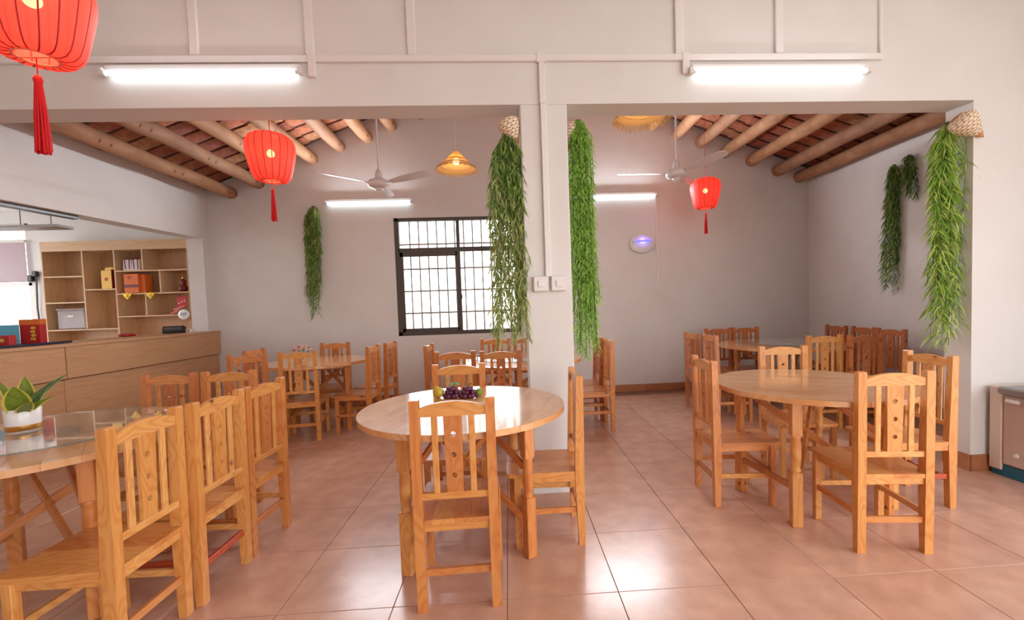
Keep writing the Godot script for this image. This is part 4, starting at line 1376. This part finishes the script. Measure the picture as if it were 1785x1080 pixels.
# ------------------------------------------------------------------ small things
func small_things() -> void:
	# switches on the pillar
	for k in 2:
		var x: float = [0.245, 0.378][k]
		var t := thing("wall_switch", ["left white switch box on the pillar under the trunking", "right white switch box on the pillar under the trunking"][k], "switch", Vector3(x, 1.605, ZF - 0.006))
		part("box", box_mesh(Vector3(0, 0, 0.02), Vector3(0.112, 0.112, 0.04), 0.006), M.white, t)
		part("rocker", box_mesh(Vector3(0, 0, 0.043), Vector3(0.045, 0.05, 0.01), 0.004), M.trim, t)
	# fruit on the centre table
	var grape := ball(0.0155, 12, 8)
	var r := RandomNumberGenerator.new()
	r.seed = 5
	for c in 2:
		var g := thing("grape_bunch", ["purple grape bunch on the centre table, the left of two", "purple grape bunch on the centre table, the right of two"][c], "grapes", Vector3(-0.405 + c * 0.11, 0.846, -2.90 + c * 0.02), 0.0)
		for i in 34:
			var f := i / 34.0
			var a := i * 2.4
			var lvl := int(f * 3)
			var rad := (0.055 - 0.016 * lvl) * sqrt(fmod(i * 0.618, 1.0))
			part("grape", grape, M.grape if i % 3 else M.grape2, g, at(cos(a) * rad * 1.15, 0.0155 + lvl * 0.022, sin(a) * rad))
		part("stalk", tubes([Vector3(0, 0.06, 0), Vector3(0.01, 0.085, 0.0), Vector3(0.03, 0.095, 0.005)], 0.003, 6), M.stem, g)
	var lfm := S()
	for i in 7:
		var a := TAU * i / 7.0
		leaf_blade(lfm, Vector3(0, 0.05, 0), Vector3(cos(a), 0.35, sin(a)).normalized(), Vector3(-sin(a), 0, cos(a)), 0.06, 0.04, Color(0.26, 0.34, 0.05), 0.3)
	var gl := part("grape_leaf", lfm.commit(), M.leaf, self)
	gl.position = Vector3(-0.385, 0.87, -2.95)
	tag(gl, "small yellow green leaf cluster behind the grapes", "leaves")
	var fr := part("pear", turned([Vector2(0, 0), Vector2(0.02, 0.003), Vector2(0.036, 0.022), Vector2(0.034, 0.045), Vector2(0.018, 0.068), Vector2(0.012, 0.08), Vector2(0, 0.084)], 18), M.pear, self)
	fr.transform = Transform3D(Basis(Vector3(0, 0, 1), 0.5), Vector3(-0.475, 0.853, -2.90))
	tag(fr, "yellow pear beside the left end of the grapes", "fruit")
	var f2 := part("green_fruit", ball(0.026, 16, 10), M.green_fruit, self)
	f2.position = Vector3(-0.222, 0.872, -2.90)
	tag(f2, "small green fruit at the right end of the grapes", "fruit")
	# flowers on the back left table
	var fl := thing("flower_bunch", "small bunch of white and pink artificial flowers on the back left table", "flowers", Vector3(-2.55, 0.846, -5.40))
	part("bowl", turned([Vector2(0, 0), Vector2(0.04, 0), Vector2(0.06, 0.04), Vector2(0.055, 0.04), Vector2(0.0, 0.02)], 20), M.ceramic, fl)
	for i in 11:
		var a := i * 2.4
		var rad := 0.10 * sqrt((i + 0.5) / 11.0)
		var p := Vector3(cos(a) * rad, 0.125 + 0.06 * (1.0 - i / 11.0), sin(a) * rad)
		var s := S()
		for k in 6:
			var b := TAU * k / 6
			var dv := Vector3(cos(b), 0.5, sin(b)).normalized()
			s.set_color(Color.WHITE)
			leaf_blade(s, Vector3.ZERO, dv, Vector3(-sin(b), 0, cos(b)), 0.05, 0.038, Color.WHITE, 0.0)
		var fw := part("flower", s.commit(), M.petal_pink if i % 4 == 1 else M.petal, fl, Transform3D(Basis(), p))
		part("flower_heart", ball(0.007, 8, 6), M.gold_paper, fw, at(0, 0.006, 0))
		part("stem", tubes([Vector3(0, 0.03, 0), p], 0.002, 5), M.stem, fl)
	for i in 8:
		var s := S()
		var a := TAU * i / 8.0 + 0.3
		leaf_blade(s, Vector3(0, 0.05, 0), Vector3(cos(a), 0.7, sin(a)).normalized(), Vector3(-sin(a), 0, cos(a)), 0.11, 0.03, Color(0.08, 0.17, 0.04), 0.3)
		part("leaf", s.commit(), M.leaf, fl)
	# things on the display shelf
	var z := -7.02
	var y := 1.92
	var b := thing("gift_box", "yellow gift box with a red seal on the middle shelf column", "box", Vector3(-6.155, y, z))
	part("carton", box_mesh(Vector3(0, 0.14, 0), Vector3(0.155, 0.28, 0.14), 0.004), M.yellow_box, b)
	part("gable", ext(PackedVector2Array([Vector2(-0.0775, 0.28), Vector2(0.0775, 0.28), Vector2(0.05, 0.33), Vector2(-0.05, 0.33)]), -0.01, 0.01), M.yellow_box, b)
	part("seal", box_mesh(Vector3(0, 0.145, 0.071), Vector3(0.045, 0.045, 0.003), 0.0005), M.red_box, b)
	part("side_strip", box_mesh(Vector3(0.079, 0.15, 0), Vector3(0.004, 0.29, 0.14), 0.0005), M.maroon, b)
	var jar := part("golden_jar", turned([Vector2(0, 0), Vector2(0.05, 0), Vector2(0.062, 0.03), Vector2(0.06, 0.10), Vector2(0.04, 0.13), Vector2(0.035, 0.16), Vector2(0, 0.165)], 24), M.gold, self)
	jar.position = Vector3(-6.27, y, z - 0.06)
	tag(jar, "golden jar partly behind the yellow gift box", "jar")
	for k in 2:
		var bag := thing("gift_bag", ["white gift bag with red cord on the upper shelf, left one", "white gift bag with red cord on the upper shelf, right one"][k], "bag", Vector3(-5.865 + k * 0.125, 2.192, z), 0.1)
		part("bag", ext(PackedVector2Array([Vector2(-0.057, 0), Vector2(0.057, 0), Vector2(0.047, 0.165), Vector2(-0.047, 0.165)]), -0.04, 0.04), M.paper_white, bag)
		part("cord", tubes([Vector3(-0.025, 0.02, 0.043), Vector3(-0.03, 0.16, 0.043), Vector3(-0.02, 0.20, 0.02), Vector3(0.02, 0.20, 0.02), Vector3(0.03, 0.16, 0.043), Vector3(0.028, 0.02, 0.043)], 0.006, 6), M.maroon, bag)
	var ob := thing("orange_box", "orange carton with a dark red band on the right shelf column", "box", Vector3(-5.78, 1.842, z))
	part("carton", box_mesh(Vector3(0, 0.145, 0), Vector3(0.21, 0.29, 0.18), 0.003), M.orange_box, ob)
	part("side_flap", box_mesh(Vector3(0.138, 0.14, -0.02), Vector3(0.065, 0.28, 0.14), 0.003), M.orange_box, ob)
	part("band", box_mesh(Vector3(0, 0.105, 0.0905), Vector3(0.212, 0.045, 0.004), 0.0005), M.maroon, ob)
	part("mark", turned([Vector2(0.016, 0), Vector2(0.024, 0), Vector2(0.024, 0.003), Vector2(0.016, 0.003), Vector2(0.016, 0)], 18, Transform3D(Basis(Vector3.RIGHT, PI / 2), Vector3(-0.02, 0.235, 0.0905))), M.red_box, ob)
	var go := thing("gourd", "glossy red gourd ornament on the right end of the shelf", "gourd", Vector3(-5.075, 1.842, z))
	part("body", turned([Vector2(0, 0), Vector2(0.035, 0.0), Vector2(0.062, 0.03), Vector2(0.062, 0.065), Vector2(0.035, 0.105), Vector2(0.028, 0.12), Vector2(0.040, 0.15), Vector2(0.032, 0.18), Vector2(0.014, 0.20), Vector2(0, 0.205)], 24), M.maroon, go)
	part("stopper", turned([Vector2(0.013, 0.198), Vector2(0.014, 0.225), Vector2(0.006, 0.25), Vector2(0, 0.255)], 14), M.gold, go)
	for k in 2:
		var o := thing("gold_ornament", ["gold paper fish ornament hanging from the shelf edge under the orange carton", "gold paper fish ornament hanging from the shelf edge, right of the other"][k], "ornament", Vector3([-5.845, -5.505][k], 1.80, -6.935))
		part("body", ext(PackedVector2Array([Vector2(-0.065, 0.045), Vector2(-0.03, 0.03), Vector2(0, 0.045), Vector2(0.03, 0.03), Vector2(0.065, 0.045), Vector2(0.05, 0.0), Vector2(0.02, -0.03), Vector2(0.0, -0.06), Vector2(-0.025, -0.035), Vector2(-0.055, 0.0)]), -0.006, 0.012), M.gold_paper, o)
		part("boss", turned([Vector2(0, 0.018), Vector2(0.02, 0.012), Vector2(0.026, 0.0)], 14, Transform3D(Basis(Vector3.RIGHT, PI / 2), Vector3(0, 0.0, 0.010))), M.gold_paper, o)
	var rp := thing("red_decoration", "red paper festival decoration hanging at the right end of the shelf", "decoration", Vector3(-5.05, 1.48, -6.935))
	part("panel", box_mesh(Vector3(0.0, 0.20, 0), Vector3(0.15, 0.17, 0.012), 0.003), M.red_box, rp)
	part("loop", box_mesh(Vector3(-0.04, 0.30, 0), Vector3(0.05, 0.05, 0.012), 0.004), M.maroon, rp)
	for k in 3:
		part("ribbon", tubes([Vector3(-0.02 + k * 0.03, 0.13, 0.008), Vector3(-0.08 - k * 0.02, 0.05 + 0.02 * k, 0.012), Vector3(-0.18 + k * 0.05, 0.02 + k * 0.01, 0.01)], 0.011, 6), M.petal_pink, rp)
		part("flake", box_mesh(Vector3(-0.04 + 0.04 * k, 0.18 + 0.02 * k, 0.008), Vector3(0.02, 0.025, 0.006), 0.002), M.petal, rp)
	var ov := thing("oval_plaque", "small white and blue oval plaque at the right shelf edge", "plaque", Vector3(-5.02, 1.485, -6.92))
	part("plaque", turned([Vector2(0, 0), Vector2(0.078, 0), Vector2(0.082, 0.012), Vector2(0.06, 0.02), Vector2(0, 0.024)], 28, Transform3D(Basis(Vector3(1, 0, 0), Vector3(0, 0, 1), Vector3(0, -0.95, 0)), Vector3.ZERO)), M.ceramic, ov)
	for k in 4:
		part("blue_mark", box_mesh(Vector3(-0.036 + 0.024 * k, 0.012 * (k % 2), 0.022), Vector3(0.010, 0.045, 0.004), 0.001), M.navy, ov)
	var pb := thing("storage_box", "translucent plastic storage box on the lower left shelf", "box", Vector3(-6.715, 1.313, -7.06))
	part("tub", box_mesh(Vector3(0, 0.15, 0), Vector3(0.40, 0.29, 0.22), 0.012), M.frosted, pb)
	part("contents", box_mesh(Vector3(0, 0.12, -0.01), Vector3(0.36, 0.22, 0.17), 0.01), M.blind, pb)
	part("lid", box_mesh(Vector3(0, 0.305, 0), Vector3(0.42, 0.025, 0.235), 0.006), M.frosted, pb)
	part("clip", box_mesh(Vector3(0.0, 0.20, 0.112), Vector3(0.09, 0.03, 0.012), 0.004), M.white, pb)
	# on the counter, in the counter's own slanting line
	var on := func(o: Node3D, x: float, zz: float, yy: float = 1.2205, turn := 0.0) -> void:
		o.transform = LEFT * Transform3D(Basis(Vector3.UP, turn), Vector3(x, yy, zz))
	var ca := thing("desk_calculator", "black desk calculator standing near the far end of the counter", "calculator")
	on.call(ca, -0.30, 0.42, 1.2205, 0.1)
	part("body", box_mesh(Vector3(0, 0.05, 0), Vector3(0.28, 0.10, 0.06), 0.008, Transform3D(Basis(Vector3.RIGHT, -0.3), Vector3.ZERO)), M.black, ca)
	part("screen", box_mesh(Vector3(0, 0.06, 0.031), Vector3(0.22, 0.04, 0.004), 0.001, Transform3D(Basis(Vector3.RIGHT, -0.3), Vector3.ZERO)), M.steel_dark, ca)
	var wb := thing("paper_roll", "small white roll with a dark core beside the calculator", "roll")
	on.call(wb, -0.11, 0.36)
	part("roll", turned([Vector2(0, 0), Vector2(0.03, 0), Vector2(0.033, 0.05), Vector2(0, 0.052)], 18), M.ceramic, wb)
	part("core", turned([Vector2(0, 0.0), Vector2(0.009, 0.0), Vector2(0.009, 0.004), Vector2(0, 0.004)], 12, Transform3D(Basis(Vector3.RIGHT, PI / 2), Vector3(0, 0.028, 0.033))), M.black, wb)
	var rc := thing("red_pack", "flat red pack lying on the counter before the shelf", "pack")
	on.call(rc, -0.40, 1.05)
	part("pack", box_mesh(Vector3(0, 0.02, 0), Vector3(0.12, 0.035, 0.14), 0.012), M.red_box, rc)
	part("strap", box_mesh(Vector3(0, 0.021, 0), Vector3(0.03, 0.038, 0.142), 0.006), M.maroon, rc)
	var rb := thing("red_gift_box", "tall red and orange gift box with gold marks on the counter", "box")
	on.call(rb, -0.20, 2.32, 1.2325, 0.25)
	part("carton", box_mesh(Vector3(0, 0.12, 0), Vector3(0.16, 0.24, 0.08), 0.004), M.red_box, rb)
	part("top_band", box_mesh(Vector3(0, 0.215, 0.0), Vector3(0.163, 0.055, 0.083), 0.003), M.orange_box, rb)
	for k in 4:
		part("gold_mark", box_mesh(Vector3(0.02 + 0.006 * (k % 2), 0.05 + 0.036 * k, 0.042), Vector3(0.035, 0.022, 0.003), 0.0008), M.gold_paper, rb)
		part("gold_stroke", box_mesh(Vector3(0.02 + 0.012 * (1 - k % 2), 0.05 + 0.036 * k, 0.043), Vector3(0.008, 0.033, 0.003), 0.0008), M.gold_paper, rb)
	var mb := thing("mesh_basket", "light blue plastic mesh basket at the left end of the counter", "basket")
	on.call(mb, -0.36, 2.56, 1.2465)
	part("back_sheet", box_mesh(Vector3(0, 0.09, -0.10), Vector3(0.36, 0.18, 0.006), 0.001), M.sky_blue, mb)
	for k in 10:
		part("upright_wire", box_mesh(Vector3(-0.18 + 0.04 * k, 0.09, 0.10), Vector3(0.005, 0.18, 0.005), 0.0), M.sky_blue, mb)
	for k in 5:
		part("cross_wire", box_mesh(Vector3(0, 0.005 + 0.0425 * k, 0.10), Vector3(0.37, 0.005, 0.006), 0.0), M.sky_blue, mb)
	part("bottom", box_mesh(Vector3(0, 0.004, 0), Vector3(0.37, 0.006, 0.20), 0.0), M.sky_blue, mb)
	var r2 := thing("small_red_box", "small red box with a yellow mark in front of the blue basket", "box")
	on.call(r2, -0.14, 2.60, 1.2325)
	part("carton", box_mesh(Vector3(0, 0.05, 0), Vector3(0.10, 0.10, 0.06), 0.003), M.red_box, r2)
	part("mark", box_mesh(Vector3(-0.015, 0.055, 0.031), Vector3(0.035, 0.03, 0.003), 0.0008), M.gold_paper, r2)
	var ty := thing("navy_tray", "dark navy tray under the red gift box on the counter", "tray")
	on.call(ty, -0.24, 2.50)
	part("plate", box_mesh(Vector3(0, 0.006, 0), Vector3(0.42, 0.008, 0.75), 0.003), M.navy, ty)
	for k in 2:
		part("edge", box_mesh(Vector3(0.205 * (k * 2 - 1), 0.014, 0), Vector3(0.012, 0.02, 0.75), 0.003), M.navy, ty)
	# chest freezer against the wall at the right
	var fz := thing("chest_freezer", "low chest freezer with teal plinth against the wall at the right edge", "freezer", Vector3(3.78, 0.0005, ZF))
	part("plinth", box_mesh(Vector3(0.38, 0.045, 0.62), Vector3(0.74, 0.09, 1.15), 0.003), M.teal, fz)
	part("body", box_mesh(Vector3(0.38, 0.37, 0.66), Vector3(0.76, 0.55, 1.08), 0.012), M.freezer, fz)
	part("rear_frame", box_mesh(Vector3(0.38, 0.37, 0.075), Vector3(0.765, 0.65, 0.09), 0.008), M.freezer_light, fz)
	part("lid", box_mesh(Vector3(0.37, 0.675, 0.67), Vector3(0.82, 0.06, 1.12), 0.014), M.steel, fz)
	part("handle", box_mesh(Vector3(-0.015, 0.60, 0.2), Vector3(0.03, 0.03, 0.09), 0.008), M.white, fz)
	part("drain_cap", turned([Vector2(0, 0), Vector2(0.016, 0), Vector2(0.014, 0.012), Vector2(0, 0.014)], 16, Transform3D(Basis(Vector3(0, 0, 1), PI / 2), Vector3(0.0, 0.19, 0.22))), M.white, fz)
